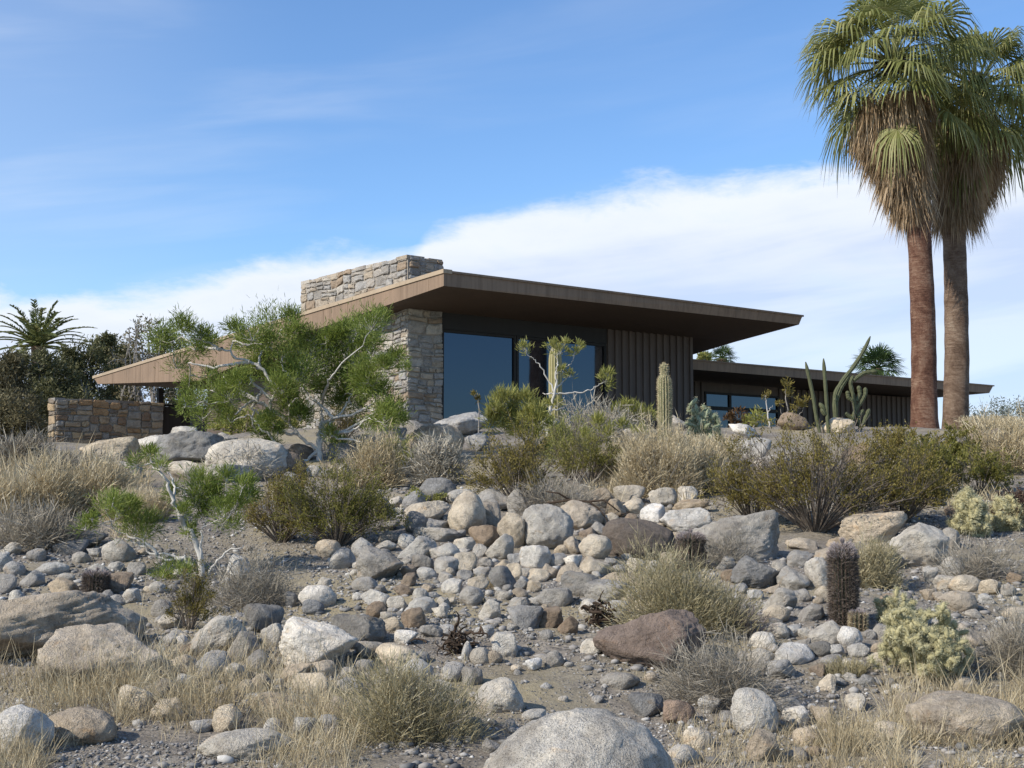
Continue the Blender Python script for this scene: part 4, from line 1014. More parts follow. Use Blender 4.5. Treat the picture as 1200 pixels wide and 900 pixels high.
dome(525, 566, 84, 52, 'pale silver grey dome-shaped bush below the glass wall', L_SILVER, 1, 4500, .14, .012, leafy=3500)
dome(840, 828, 150, 76, 'grey leafless twig bush in front of the reddish boulder', L_GREY, 2, 4200, .12, .0032)
dome(295, 712, 110, 56, 'tangle of dead grey twigs between the white stone and the small olive bush', L_GREY, 3, 2600, .16, .004)
dome(1190, 790, 90, 80, 'grey twig bush at the right edge right of the pale cholla', L_GREY, 4, 2500, .12, .0035)
dome(1160, 680, 110, 40, 'thin grey brown twigs behind the pale cholla', L_GREY, 5, 1600, .16, .004)
dome(20, 548, 90, 30, 'grey brush at the left edge below the dark trees', L_GREY, 6, 2600, .26, .012)
dome(95, 562, 130, 24, 'grey green brush below the stone garden wall', L_GREY, 7, 2600, .22, .011)
dome(280, 560, 80, 30, 'silver brush in front of the pale sloping boulder', L_SILVER, 8, 1700, .16, .010, leafy=1200)
dome(40, 640, 120, 40, 'purplish grey brush below the straw grass at the left edge', L_GREY, 9, 2600, .2, .007)
dome(640, 600, 130, 36, 'dead grey twigs under the pencil bush on top of the rock pile', L_GREY, 10, 1500, .2, .006)
dome(1010, 690, 60, 60, 'grey straw twigs right behind the tall barrel cactus', L_STRAWG, 11, 1500, .14, .004)
dome(700, 518, 110, 46, 'silvery brush around the pencil bush below the siding', L_SILVER, 12, 3000, .22, .011, leafy=1500)
dome(870, 745, 60, 30, 'purplish hedgehog of grey spiny stems above the grey twig bush', leafmat('purple_grey', [(0, (.10, .075, .075)), (.5, (.2, .16, .155)), (1, (.34, .29, .27))], .1), 13, 1500, .07, .004)
dome(855, 665, 70, 46, 'grey twiggy dead bush on the front of the banded boulder', L_GREY, 14, 1600, .09, .004)

# ---- grass clumps

def straw_bush(px, py, w, h, label, leafm, seed, n, W_, L=.11, Y=None):
    return dome(px, py, w, h, label, leafm, seed, n, L, W_, 'grass_clump', Y, 'dry grass clumps', int(n * 1.2), B_GREY, 'grass clump', .9)
straw_bush(490, 872, 150, 92, 'greenish straw grass tuft left of the speckled granite boulder', L_STRAWG, 1, 7000, .0034, .09)
straw_bush(800, 742, 170, 94, 'wide straw bush of fine grass behind the reddish boulder', L_STRAWG, 2, 8500, .004, .10)
straw_bush(775, 584, 120, 82, 'tall pale straw grass around the foot of the saguaro', L_STRAW, 3, 6500, .008, .16)
straw_bush(836, 578, 90, 58, 'pale straw grass between the saguaro grass and the creosotes', L_STRAW, 4, 3600, .008, .15)
straw_bush(730, 562, 70, 46, 'short straw grass left of the saguaro grass', L_STRAW, 5, 2600, .008, .15)
straw_bush(445, 572, 70, 56, 'straw grass clump behind the left creosote bush', L_STRAW, 6, 3000, .008, .15)
straw_bush(1030, 690, 90, 52, 'straw grass clump between the barrel cactus and the tan boulder', L_STRAWG, 7, 3000, .0042, .10)
straw_bush(30, 605, 130, 66, 'broad rounded mass of straw grass at the left edge', L_STRAW, 21, 6500, .008, .16)
straw_bush(110, 600, 110, 52, 'straw grass mass left of the white-stemmed shrub', L_STRAW, 22, 5000, .008, .16)
straw_bush(1180, 600, 90, 60, 'pale straw grass by the right edge below the fence', L_STRAW, 10, 3400, .010, .18, 20)
def grass(px, py, w, h, label, leafm, seed, n=900, W_=.006, Y=None, spread=.7, group='dry grass clumps', name='grass_clump', droop=.25):
    r = np.random.default_rng(seed + 1300); g = G(px, py) if Y is None else GX(px, Y); Y = g[1]
    rx, H_ = w / F * Y / 2, h / F * Y
    a = r.uniform(0, 6.283, n); q = np.sqrt(r.uniform(0, 1, n))
    X = g[0] + np.cos(a) * q * rx * .75; Yy = g[1] + np.sin(a) * q * rx * .55
    p = np.stack([X, Yy, ground(X, Yy) - .01], 1)
    d = np.stack([np.cos(a) * q * spread * .7 + r.normal(size=n) * .25, np.sin(a) * q * spread * .7 + r.normal(size=n) * .25, np.ones(n)], 1)
    mb = MB(); blades(mb, p, d, H_ * r.uniform(.45, 1.1, n) * (1.1 - .4 * q), W_ * r.uniform(.7, 1.4, n), (droop * r.uniform(0, 1, n))[:, None], r=r)
    # seed heads and fine side leaves
    m_ = n * 2; k = r.integers(0, n, m_); s = r.uniform(.3, 1, m_)[:, None]
    pp = p[k] + unit(d[k]) * H_ * .75 * s
    blades(mb, pp, unit(d[k]) + rdir(m_, r, .3) * .9, H_ * .16 * r.uniform(.4, 1.2, m_), W_ * .7, .1, r=r)
    o = mb.build(name, leafm, origin=g); tag(o, label, 'grass clump', group); return o
grass(110, 830, 200, 90, 'tall straw grass below the dark hollow of the long split boulder', L_STRAW, 8, 420, .0034, droop=.5)
grass(240, 838, 150, 75, 'straw grass below the cream rock at lower left', L_STRAW, 9, 420, .0034, droop=.5)
grass(1165, 540, 90, 30, 'pale straw grass in front of the tan fence', L_STRAW, 11, 1200, .016, Y=27)
grass(990, 880, 80, 60, 'thin straw grass right of the tan rock at the bottom', L_STRAW, 12, 300, .0034, droop=.5)
grass(650, 880, 40, 20, 'short tuft of dry grass behind the granite boulder', L_STRAWG, 13, 200, .004)
grass(990, 790, 60, 24, 'short yellow green tuft among pale stones below the barrel cactus', L_STRAWG, 14, 500, .004)
grass(350, 850, 120, 70, 'straw grass beside the rust-stained white boulder', L_STRAW, 15, 380, .0034, droop=.5)
grass(575, 690, 50, 22, 'small dry tuft among the cream stones of the rock pile', L_STRAW, 16, 260, .004)
grass(160, 610, 90, 50, 'straw grass behind the white-stemmed shrub', L_STRAW, 17, 1100, .010)
grass(820, 545, 90, 44, 'straw grass behind the saguaro on the ridge', L_STRAW, 18, 1200, .014)
grass(1030, 575, 60, 46, 'pale grass between creosotes below the palms', L_STRAW, 19, 800, .012)

def grass_field(pts_rects, n, leafm, hgt, W_, name, label, seed, droop=.3, thr=-.1):
    r = np.random.default_rng(seed); mb = MB(); P = []
    for (x0, y0, x1, y1, wgt, hh) in pts_rects:
        c0, c1 = G(x0, y1), G(x1, y1); b0, b1 = G(x0, y0), G(x1, y0)
        m_ = int(n * wgt); s, t = r.uniform(0, 1, m_), r.uniform(0, 1, m_)
        Y = c0[1] + (b0[1] - c0[1]) * t
        xa = (x0 - 600) / F * Y; xb = (x1 - 600) / F * Y; X = xa + (xb - xa) * s
        keep = vn(X / .55, Y / .55, s=31) + .6 * vn(X / .2, Y / .2, s=33) + .7 * vn(X / 1.6, Y / 1.6, s=32) > thr
        X, Y = X[keep], Y[keep]; k = len(X)
        p = np.stack([X, Y, ground(X, Y) - .01], 1)
        d = np.stack([r.normal(size=k) * .38, r.normal(size=k) * .38, np.ones(k)], 1)
        blades(mb, p, d, hh * r.lognormal(-.1, .4, k), W_ * (Y / 8) ** .6 * r.uniform(.7, 1.4, k), (droop * r.uniform(0, 1, k))[:, None], r=r)
    o = mb.build(name, leafm); tag(o, label, 'dry grass', kind='stuff'); return o
grass_field([(-30, 540, 175, 632, .5, .30), (-30, 560, 120, 640, .3, .28), (380, 520, 480, 575, .12, .25), (690, 520, 860, 590, .2, .25), (1110, 545, 1230, 600, .25, .22)], 20000, L_STRAW, .3, .006, 'straw_grass', 'thin pale straw grass covering parts of the upper slope', 61, .4, .05)
grass_field([(-40, 790, 230, 912, .40, .27), (-40, 830, 430, 925, .6, .20), (60, 770, 330, 850, .22, .22), (200, 790, 420, 860, .16, .16)], 10000, L_STRAW, .2, .0030, 'straw_grass', 'dry straw grass along the bottom left of the slope', 62, .4, -.45)
grass_field([(-40, 845, 425, 930, 1, .19), (0, 800, 180, 860, .3, .2)], 4200, L_STRAW, .2, .003, 'straw_grass', 'tangled low straw grass filling the bottom left corner', 66, .5, -.9)
grass_field([(-30, 800, 420, 900, .6, .34), (1040, 810, 1230, 905, .5, .26), (150, 770, 420, 840, .3, .22)], 900, L_STRAW, .3, .0034, 'straw_grass', 'sparse tall straw stalks standing above the dry grass at the bottom', 65, .6)
grass_field([(1030, 800, 1240, 915, .6, .20), (960, 850, 1240, 915, .4, .18), (780, 850, 960, 915, .15, .12)], 10000, L_STRAW, .2, .0030, 'straw_grass', 'dry straw grass along the bottom right of the slope', 63, .4, -.3)
grass_field([(100, 640, 1190, 890, 1, .06)], 6000, L_STRAWG, .06, .003, 'sprout_grass', 'tiny dry sprouts scattered over the gravel', 64)

def litter():
    r = np.random.default_rng(91); K = 9000; Y = 7 + 12 * r.uniform(0, 1, K) ** 1.2; X = r.uniform(-1, 1, K) * (Y * .43 + .4)
    keep = vn(X / .9, Y / .9, s=45) > -.1; X, Y = X[keep], Y[keep]; K = len(X); mb = MB()
    p = np.stack([X, Y, ground(X, Y) + .008], 1); d = r.normal(size=(K, 3)) * np.array([1, 1, .12])
    blades(mb, p, d, r.lognormal(-2.7, .5, K), .0032 * (Y / 9) ** .5, .02, r=r)
    o = mb.build('plant_litter', L_GREY); tag(o, 'dead stalks and twigs lying on the gravel', 'litter', kind='stuff')
litter()
# ------------------------------------------------------------------ cacti
def cactusmat(name, c0, c1, ridge=(.5, .45, .32), scale=9):
    m, nt, b, out = newmat(name); n1 = noise(nt, scale, 4, .6, worldvec(nt))
    c = ramp(nt, n1, [(.3, c0), (.7, c1)])
    at_ = N_(nt, 'ShaderNodeAttribute'); at_.attribute_name = 'rib'
    c = mixc(nt, at_.outputs['Fac'], c.outputs[0], ridge)
    nt.links.new(c, b.inputs['Base Color']); b.inputs['Roughness'].default_value = .7; bump(nt, b, n1, .3, .01); return m

def ribbed(P, R, ribs, depth=.16, per=4):
    """ribbed column along path P (n,3) with radii R; returns verts, faces, rib weight"""
    n = len(P); T = unit(np.gradient(P, axis=0)); A = unit(np.cross(T, np.array([.02, 1., .03]))); Bn = np.cross(T, A)
    k = ribs * per; ang = np.arange(k) / k * 2 * np.pi; w_ = np.abs(np.cos(ang * ribs / 2)) 
    rr = 1 - depth + depth * w_
    ring = P[:, None] + R[:, None, None] * rr[None, :, None] * (A[:, None] * np.cos(ang)[None, :, None] + Bn[:, None] * np.sin(ang)[None, :, None])
    idx = np.arange(n * k).reshape(n, k); a, b_ = idx[:-1], idx[1:]
    f = np.stack([a, np.roll(a, -1, 1), np.roll(b_, -1, 1), b_], -1).reshape(-1, 4)
    return ring.reshape(-1, 3), f, np.tile(w_ ** 6, n)
def column(mb, P, R, ribs, depth=.16):
    v, f, w_ = ribbed(np.asarray(P, float), np.asarray(R, float), ribs, depth); mb.add(v, f); mb.rib = np.concatenate([getattr(mb, 'rib', np.zeros(0)), w_]); return v, w_
def setrib(o, mb):
    a = o.data.attributes.new('rib', 'FLOAT', 'POINT'); a.data.foreach_set('value', mb.rib.astype(np.float32))
def prof(H, R, n=26, waist=.9, tipn=1.0):
    t = np.linspace(0, 1, n); z = H * t
    r = R * (waist + (1 - waist) * np.sin(t * 2.6)) * np.sqrt(np.clip(1 - np.clip((t - .82) / .18, 0, 1) ** 2.2, 0, 1))
    return z, np.maximum(r, R * .04)

SPINE_TAN = leafmat('tan_spine', [(0, (.30, .23, .13)), (.5, (.46, .38, .24)), (1, (.62, .54, .38))], .1)
SPINE_RED = leafmat('red_brown_spine', [(0, (.05, .04, .032)), (.4, (.115, .09, .072)), (.75, (.21, .17, .14)), (1, (.40, .34, .30))], .1)
SPINE_PALE = leafmat('pale_yellow_spine', [(0, (.36, .33, .19)), (.4, (.52, .48, .29)), (1, (.70, .66, .45))], .3)
C_SAG = cactusmat('saguaro_skin', (.10, .105, .045), (.17, .165, .08), (.46, .39, .24))
C_BAR = cactusmat('barrel_skin', (.035, .04, .022), (.07, .065, .04), (.16, .10, .08))
C_CHO = cactusmat('cholla_skin', (.27, .24, .12), (.42, .375, .21), (.4, .36, .22))
C_COL = cactusmat('green_cactus_skin', (.04, .055, .022), (.085, .10, .045), (.14, .125, .075))
C_GRN = cactusmat('grey_green_cactus_skin', (.16, .19, .11), (.28, .31, .20), (.4, .38, .26))

def saguaro():
    Y = 24.5; b = GX(779, Y); top = at(779, 425, Y); H = top[2] - b[2]
    root = thing('saguaro', b, 'single columnar saguaro with a small knob on top in front of the brown siding', 'cactus')
    R = 8.6 / F * Y; n = 40; t = np.linspace(0, 1, n)
    rr = R * np.interp(t, [0, .3, .7, .80, .855, .875, .90, .945, .98, 1], [.92, .96, 1.0, .92, .62, .52, .56, .58, .42, .08])
    P = np.stack([b[0] + .05 * R * np.sin(t * 3), np.full(n, b[1]), b[2] - .1 + (H + .1) * t], 1)
    mb = MB(); v, w_ = column(mb, P, rr, 15, .2); o = mb.build('stem', C_SAG, root, smooth=True); setrib(o, mb)
    r = np.random.default_rng(4); k = np.nonzero(w_ > .9)[0]; k = k[r.integers(0, len(k), 3500)]
    out = v[k] - np.stack([np.full(len(k), b[0]), np.full(len(k), b[1]), v[k][:, 2]], 1)
    sm = MB(); blades(sm, v[k], unit(out) + rdir(len(k), r, 0) * .9, .035 * r.uniform(.5, 1.2, len(k)), .006, 0, r=r); sm.build('spines', SPINE_TAN, root)
saguaro()

def gold_cactus():      # the second column, right behind the bare-limbed shrub
    Y = 27.5; b = GX(651, Y); top = at(649, 404, Y); H = top[2] - b[2]
    root = thing('columnar_cactus', b, 'yellow green columnar cactus partly hidden behind the bare-limbed shrub at the glass', 'cactus')
    z, rr = prof(H + .3, 8 / F * Y, 30, .95); P = np.stack([np.full(30, b[0]), np.full(30, b[1]), b[2] - .3 + z], 1)
    mb = MB(); column(mb, P, rr, 13, .18); o = mb.build('stem', cactusmat('gold_skin', (.16, .15, .055), (.24, .21, .085), (.42, .36, .2)), root, smooth=True); setrib(o, mb)
gold_cactus()

def barrel(px, pyb, pyt, w, label, seed, spine=SPINE_RED, n=6500, sl=.045, knob=True, Y=None, name='barrel_cactus', lean=0):
    g = G(px, pyb) if Y is None else GX(px, Y); Y = g[1]; top = at(px, pyt, Y); H = top[2] - g[2]; R = w / 2 / F * Y * .86
    root = thing(name, g, label, 'cactus', 'barrel cacti'); m_ = 36
    z, rr = prof(H + .04, R, m_, .9); P = np.stack([g[0] + lean * z, np.full(m_, g[1]), g[2] - .04 + z], 1)
    mb = MB(); v, w_ = column(mb, P, rr, 20 if R > .08 else 13, .2); o = mb.build('stem', C_BAR, root, smooth=True); setrib(o, mb)
    r = np.random.default_rng(seed); k = np.nonzero(w_ > .85)[0]; k = k[r.integers(0, len(k), n)]
    out = v[k] - np.stack([np.full(n, g[0]), np.full(n, g[1]), v[k][:, 2] - .02], 1)
    zt = np.clip((v[k][:, 2] - g[2]) / H, 0, 1)
    d = unit(out) + np.array([0, 0, 1.]) * (zt[:, None] - .3) * .7 + rdir(n, r) * .75
    sm = MB(); sel = zt < .9
    blades(sm, v[k][sel], d[sel], sl * r.uniform(.4, 1.2, sel.sum()), .0035, 0, r=r); sm.build('spines', spine, root)
    sm = MB(); sel = zt >= .80
    if sel.sum() > 5: blades(sm, v[k][sel], d[sel] + np.array([0, 0, .5]), sl * 1.1 * r.uniform(.4, 1.2, sel.sum()), .0035, 0, r=r); sm.build('crown_spines', leafmat('pink_grey_spine', [(0, (.2, .15, .14)), (.5, (.36, .30, .28)), (1, (.52, .46, .44))], .1), root)
    return root
barrel(989, 731, 638, 33, 'tall dark reddish barrel cactus standing in the gravel at right', 1, n=9000, sl=.05)
barrel(1006, 738, 716, 22, 'small round grey barrel cactus touching the right foot of the tall one', 2, n=1600, sl=.03, spine=SPINE_TAN)
barrel(972, 738, 728, 10, 'tiny spiny offset at the left foot of the tall barrel cactus', 3, n=500, sl=.02, spine=SPINE_TAN)
barrel(810, 668, 625, 34, 'short fuzzy grey-topped barrel cactus in front of the banded boulder', 4, n=5000, sl=.05)
barrel(111, 701, 670, 30, 'small brown barrel cactus on the gravel behind the huge left boulder', 5, n=4500, sl=.045, lean=.05)

def cholla(px, pyb, w, h, label, seed, skin=C_CHO, spine=SPINE_PALE, joints=260, thick=.022, ns=9000, sl=.022, Y=None, segl=.085, group='chollas', trunk=True, spread=1.0):
    r = np.random.default_rng(seed + 40); g = G(px, pyb) if Y is None else GX(px, Y); Y = g[1]
    W_, H_ = w / F * Y / 2, h / F * Y; root = thing('cholla', g, label, 'cactus', group)
    segs = []; tips = [(g + np.array([0, 0, -.03]), unit(np.array([r.normal() * .2, r.normal() * .2, 1.])))] * 1
    for k in range(7): tips.append((g + np.array([r.normal() * W_ * .22, r.normal() * W_ * .2, -.02]), unit(np.array([r.normal() * .8 * spread, r.normal() * .8 * spread, 1.]))))
    tries = 0
    while len(segs) < joints and tries < joints * 40:
        tries += 1
        p, d = tips[int(r.integers(0, len(tips)))]
        d2 = unit(d * .7 + r.normal(size=3) * .75 + np.array([0, 0, .25])); L = segl * r.uniform(.7, 1.25)
        q = p + d2 * L; rel = (q - g) / np.array([W_, W_ * .9, H_])
        if q[2] < float(g[2]) + .01 or (rel[0] ** 2 + rel[1] ** 2 + max(rel[2] - .15, 0) ** 2 * 1.3 > 1): continue
        segs.append((p, q)); tips.append((q, d2)); 
        if len(tips) > 40: tips.pop(int(r.integers(0, 14)))
    A = np.array([s[0] for s in segs]); Bv = np.array([s[1] for s in segs]); t = np.linspace(0, 1, 7)
    P = A[:, None] + (Bv - A)[:, None] * t[None, :, None]
    R = thick * np.array([.55, .85, 1, 1.02, .95, .7, .15])[None] * r.uniform(.8, 1.2, (len(segs), 1))
    mb = MB(); tubes(mb, P, R, 7); mb.rib = np.zeros(mb.c); o = mb.build('joints', skin, root, smooth=True); setrib(o, mb)
    k = r.integers(0, len(segs), ns); s = r.uniform(0, 1, ns)[:, None]; ax = unit(Bv - A)[k]
    d = unit(np.cross(ax, r.normal(size=(ns, 3))) ) ; p = A[k] + (Bv - A)[k] * s + d * thick * .85
    sm = MB(); blades(sm, p, d + rdir(ns, r) * .45, sl * r.uniform(.5, 1.2, ns), .0028 * Y / 9, 0, r=r); sm.build('spines', spine, root)
    return root
cholla(1088, 792, 132, 104, 'dense pale yellow cholla cactus at lower right beside the gravel', 1, joints=420, thick=.019, ns=42000, sl=.026, segl=.07)
cholla(1055, 735, 60, 50, 'small pale yellow cholla growing behind the left side of the dense one', 7, joints=120, thick=.019, ns=13000, sl=.026, segl=.07)
cholla(1138, 628, 50, 56, 'pale yellow cholla below the olive bush right of the palms', 2, joints=170, thick=.034, ns=18000, sl=.045, segl=.12)
cholla(1180, 622, 44, 44, 'pale yellow cholla at the right edge in front of the dead red bush', 3, joints=120, thick=.034, ns=13000, sl=.045, segl=.12)
cholla(822, 522, 48, 52, 'grey green cholla right of the saguaro', 4, skin=C_GRN, spine=SPINE_PALE, joints=130, thick=.036, ns=8000, sl=.045, segl=.19, Y=25, spread=1.2)

def big_cactus():
    Y = 27.5
    b = GX(986, Y); root = thing('tree_cactus', b, 'tall leaning cactus arm rising above the lower roof with green side joints', 'cactus', 'cacti before the lower wing')
    mb = MB()
    def col(pts, r0, r1, ribs=8):
        p = np.array([at(x, y, Y + (q[0] if q else 0)) for x, y, *q in pts]); n = 24
        t = np.linspace(0, len(p) - 1, n); i = np.minimum(t.astype(int), len(p) - 2); f = (t - i)[:, None]
        P = p[i] * (1 - f) + p[i + 1] * f
        for _ in range(3): P[1:-1] = (P[:-2] + P[1:-1] * 2 + P[2:]) / 4
        rr = .68 * np.linspace(r0, r1, n) / F * Y * (1 + .10 * np.sin(np.arange(n) * 1.7) + .06 * np.sin(np.arange(n) * 3.1)); rr[-1] *= .25; rr[-2] *= .8
        column(mb, P, rr, ribs, .22)
    col([(980, 510), (979, 478), (978, 462), (988, 445), (1002, 428), (1014, 408), (1020, 394)], 5.2, 2.9)
    col([(979, 470), (985, 455), (995, 440)], 5, 3.5)
    r = np.random.default_rng(6)
    for pts in ([(992, 505), (1000, 490), (1004, 476)], [(1003, 482), (1000, 465), (996, 448), (1000, 440)], [(1003, 480), (1010, 470), (1014, 462), (1014, 454)], [(1000, 470), (994, 466), (993, 458)], [(1005, 508), (1012, 495), (1019, 479)], [(1008, 500), (1006, 488), (1012, 480)], [(1000, 446), (1012, 437), (1028, 435)], [(1004, 470), (1008, 462), (1006, 452)], [(998, 490), (990, 484)]):
        col(pts, 3.6, 3.8)
    o = mb.build('arms', C_COL, root, smooth=True); setrib(o, mb)
    for x, yb, yt, lx, lab in ((961, 506, 424, 944, 'thin leaning green column cactus, left of the pair before the lower wing'), (971, 506, 420, 965, 'thin upright green column cactus, right of the pair before the lower wing')):
        Yb = 27; b = GX(x, Yb); t_ = thing('column_cactus', b, lab, 'cactus', 'cacti before the lower wing'); mb = MB(); n = 24
        p = np.array([b, at(x - (x - lx) * .25, 490, Yb), at((x + lx) / 2, 462, Yb), at(lx, yt, Yb)]); t = np.linspace(0, 3, n); i = np.minimum(t.astype(int), 2); f = (t - i)[:, None]
        P = p[i] * (1 - f) + p[i + 1] * f
        for _ in range(3): P[1:-1] = (P[:-2] + P[1:-1] * 2 + P[2:]) / 4
        rr = np.linspace(2.2, 2.2, n) / F * Yb * (1 + .08 * np.sin(np.arange(n) * 1.9)); rr[-1] *= .3; rr[-2] *= .85
        column(mb, P, rr, 8, .2)
        if lx == 965:
            for q in ([(966, 480), (960, 472)], [(967, 486), (962, 478)]):
                P = np.array([at(*q[0], Yb) * (1 - s) + at(*q[1], Yb) * s for s in np.linspace(0, 1, 6)]); column(mb, P, np.array([2.4, 2.8, 3, 2.8, 2.2, .5]) / F * Yb, 8, .15)
        o = mb.build('stem', C_COL, t_, smooth=True); setrib(o, mb)
big_cactus()

# dead roots
def root_tangle(px, py, w, h, label, seed):
    r = np.random.default_rng(seed); g = G(px, py); Y = g[1]; W_, H_ = w / F * Y / 2, h / F * Y; mb = MB()
    n = 46; P = np.zeros((n, 9, 3))
    c = g + np.array([0, 0, H_ * .35])
    P[:, 0] = c + r.normal(size=(n, 3)) * np.array([W_ * .4, W_ * .3, H_ * .2]); d = rdir(n, r)
    for k in range(1, 9):
        d = unit(d + r.normal(size=(n, 3)) * .55 - (P[:, k - 1] - c) / np.array([W_, W_, H_]) * .35)
        P[:, k] = P[:, k - 1] + d * np.array([W_, W_ * .8, H_ * .6]) * .17
    tubes(mb, P, np.linspace(1, .25, 9)[None] * r.uniform(.005, .016, (n, 1)), 5)
    o = mb.build('dead_root', B_ROOT, origin=g, smooth=True); tag(o, label, 'dead root', 'dead roots')
root_tangle(535, 766, 62, 42, 'dark tangle of dead roots left of the angular pale stone on the gravel', 1)
root_tangle(705, 735, 46, 34, 'dark dead roots behind the brown stones at the foot of the rock pile', 2)
# dead branch lying on the pile
def dead_branch():
    Y = G(700, 612)[1]; mb = MB()
    for pts in ([(640, 590), (668, 586), (690, 588), (702, 596), (712, 610), (708, 622)], [(690, 588), (708, 586), (726, 600)], [(712, 606), (726, 604), (738, 600)], [(702, 596), (694, 606), (700, 620)], [(668, 586), (655, 578), (640, 576)], [(712, 612), (704, 626)]):
        p = np.array([at(x, y, Y - .1 - .05 * i) for i, (x, y) in enumerate(pts)]); tubes(mb, p, np.linspace(.016, .007, len(p)), 5)
    o = mb.build('dead_branch', B_ROOT, origin=G(700, 612), smooth=True); tag(o, 'bare dark dead branch lying over the top of the rock pile', 'branch')
dead_branch()
# ------------------------------------------------------------------ big fan palms
def trunkmat(name, stops):
    m, nt, b, out = newmat(name); p = worldvec(nt)
    mp = N_(nt, 'ShaderNodeMapping'); nt.links.new(p, mp.inputs[0]); mp.inputs['Scale'].default_value = (1.2, 1.2, 7)
    n1 = noise(nt, 3.2, 7, .8, mp.outputs[0], .8); n2 = noise(nt, 1.6, 6, .7, p, 1.0); n3 = noise(nt, 18, 4, .7, p)
    a = N_(nt, 'ShaderNodeMath', operation='MULTIPLY_ADD'); nt.links.new(n1, a.inputs[0]); a.inputs[1].default_value = .75
    b2 = N_(nt, 'ShaderNodeMath', operation='MULTIPLY_ADD'); nt.links.new(n2, b2.inputs[0]); b2.inputs[1].default_value = .9; nt.links.new(a.outputs[0], b2.inputs[2]); 
    nt.links.new(n3, a.inputs[2]); a2 = N_(nt, 'ShaderNodeMath', operation='MULTIPLY'); nt.links.new(n3, a2.inputs[0]); a2.inputs[1].default_value = .25; nt.links.new(a2.outputs[0], a.inputs[2])
    tr_ = N_(nt, 'ShaderNodeMapRange'); nt.links.new(b2.outputs[0], tr_.inputs[0]); tr_.inputs[1].default_value = .55; tr_.inputs[2].default_value = 1.35; tr_.inputs[3].default_value = .3; tr_.inputs[4].default_value = .9
    c = ramp(nt, tr_.outputs[0], stops); nt.links.new(c.outputs[0], b.inputs['Base Color']); b.inputs['Roughness'].default_value = .9
    bump(nt, b, n1, 1.0, .05); return m
T_RED = trunkmat('red_brown_palm_bark', [(.38, (.032, .016, .011)), (.50, (.085, .038, .024)), (.60, (.15, .075, .048)), (.72, (.25, .155, .105)), (.85, (.36, .26, .18))])
T_GREY = trunkmat('grey_brown_palm_bark', [(.38, (.05, .030, .02)), (.52, (.125, .08, .054)), (.64, (.205, .142, .10)), (.80, (.32, .245, .18))])

def fan(mb, o, d, pet, Rf, r, seg=34, droop=.5, spread=1.95, fold=.35):
    """one costapalmate fan: petiole then pleated segments whose ends hang"""
    d = unit(d); g = np.array([0, 0, -1.])
    side = unit(np.cross(d, np.array([0, 0, 1.]) + r.normal(size=3) * .15)); up = np.cross(side, d)
    t = np.linspace(0, 1, 5)[:, None]; pp = o + d * pet * t + g * (t ** 2) * pet * .12
    tubes(mb, pp, np.linspace(.028, .016, 5), 4)
    hub = pp[-1]; d = unit(pp[-1] - pp[-2]); up = unit(np.cross(side, d))
    a = np.linspace(-spread, spread, seg) + r.normal(size=seg) * .03
    ca, sa = np.cos(a)[:, None], np.sin(a)[:, None]
    dirs = d * ca + side * sa + up * (fold * (1 - np.abs(sa)) * .2 - .10 * np.abs(sa))
    dirs = unit(dirs); L = (Rf * (.72 + .28 * np.cos(a * .55)) * r.uniform(.88, 1.06, seg))[:, None]
    wd = np.abs(np.sin(2 * spread / seg / 2)) * 2
    tang = unit(np.cross(dirs, up))
    fr = [0.02, .35, .62, .85, 1.0]; wv = [.01, .33, .40, .22, .02]
    rows = []
    for f_, w_ in zip(fr, wv):
        dr = droop * max(0, f_ - .46) ** 1.5 * 2.3
        c = hub + dirs * L * (f_ - dr * .28) + g * L * dr * r.uniform(.75, 1.25, (seg, 1))
        width = L * w_ * wd * .95
        rows.append(np.stack([c - tang * width * .5, c + up * width * .12, c + tang * width * .5], 1))
    Vv = np.stack(rows, 1)                            # seg,5,3,3
    n = len(fr); idx = np.arange(seg * n * 3).reshape(seg, n, 3)
    f1 = np.stack([idx[:, :-1, :-1], idx[:, :-1, 1:], idx[:, 1:, 1:], idx[:, 1:, :-1]], -1).reshape(-1, 4)
    mb.add(Vv.reshape(-1, 3), f1)

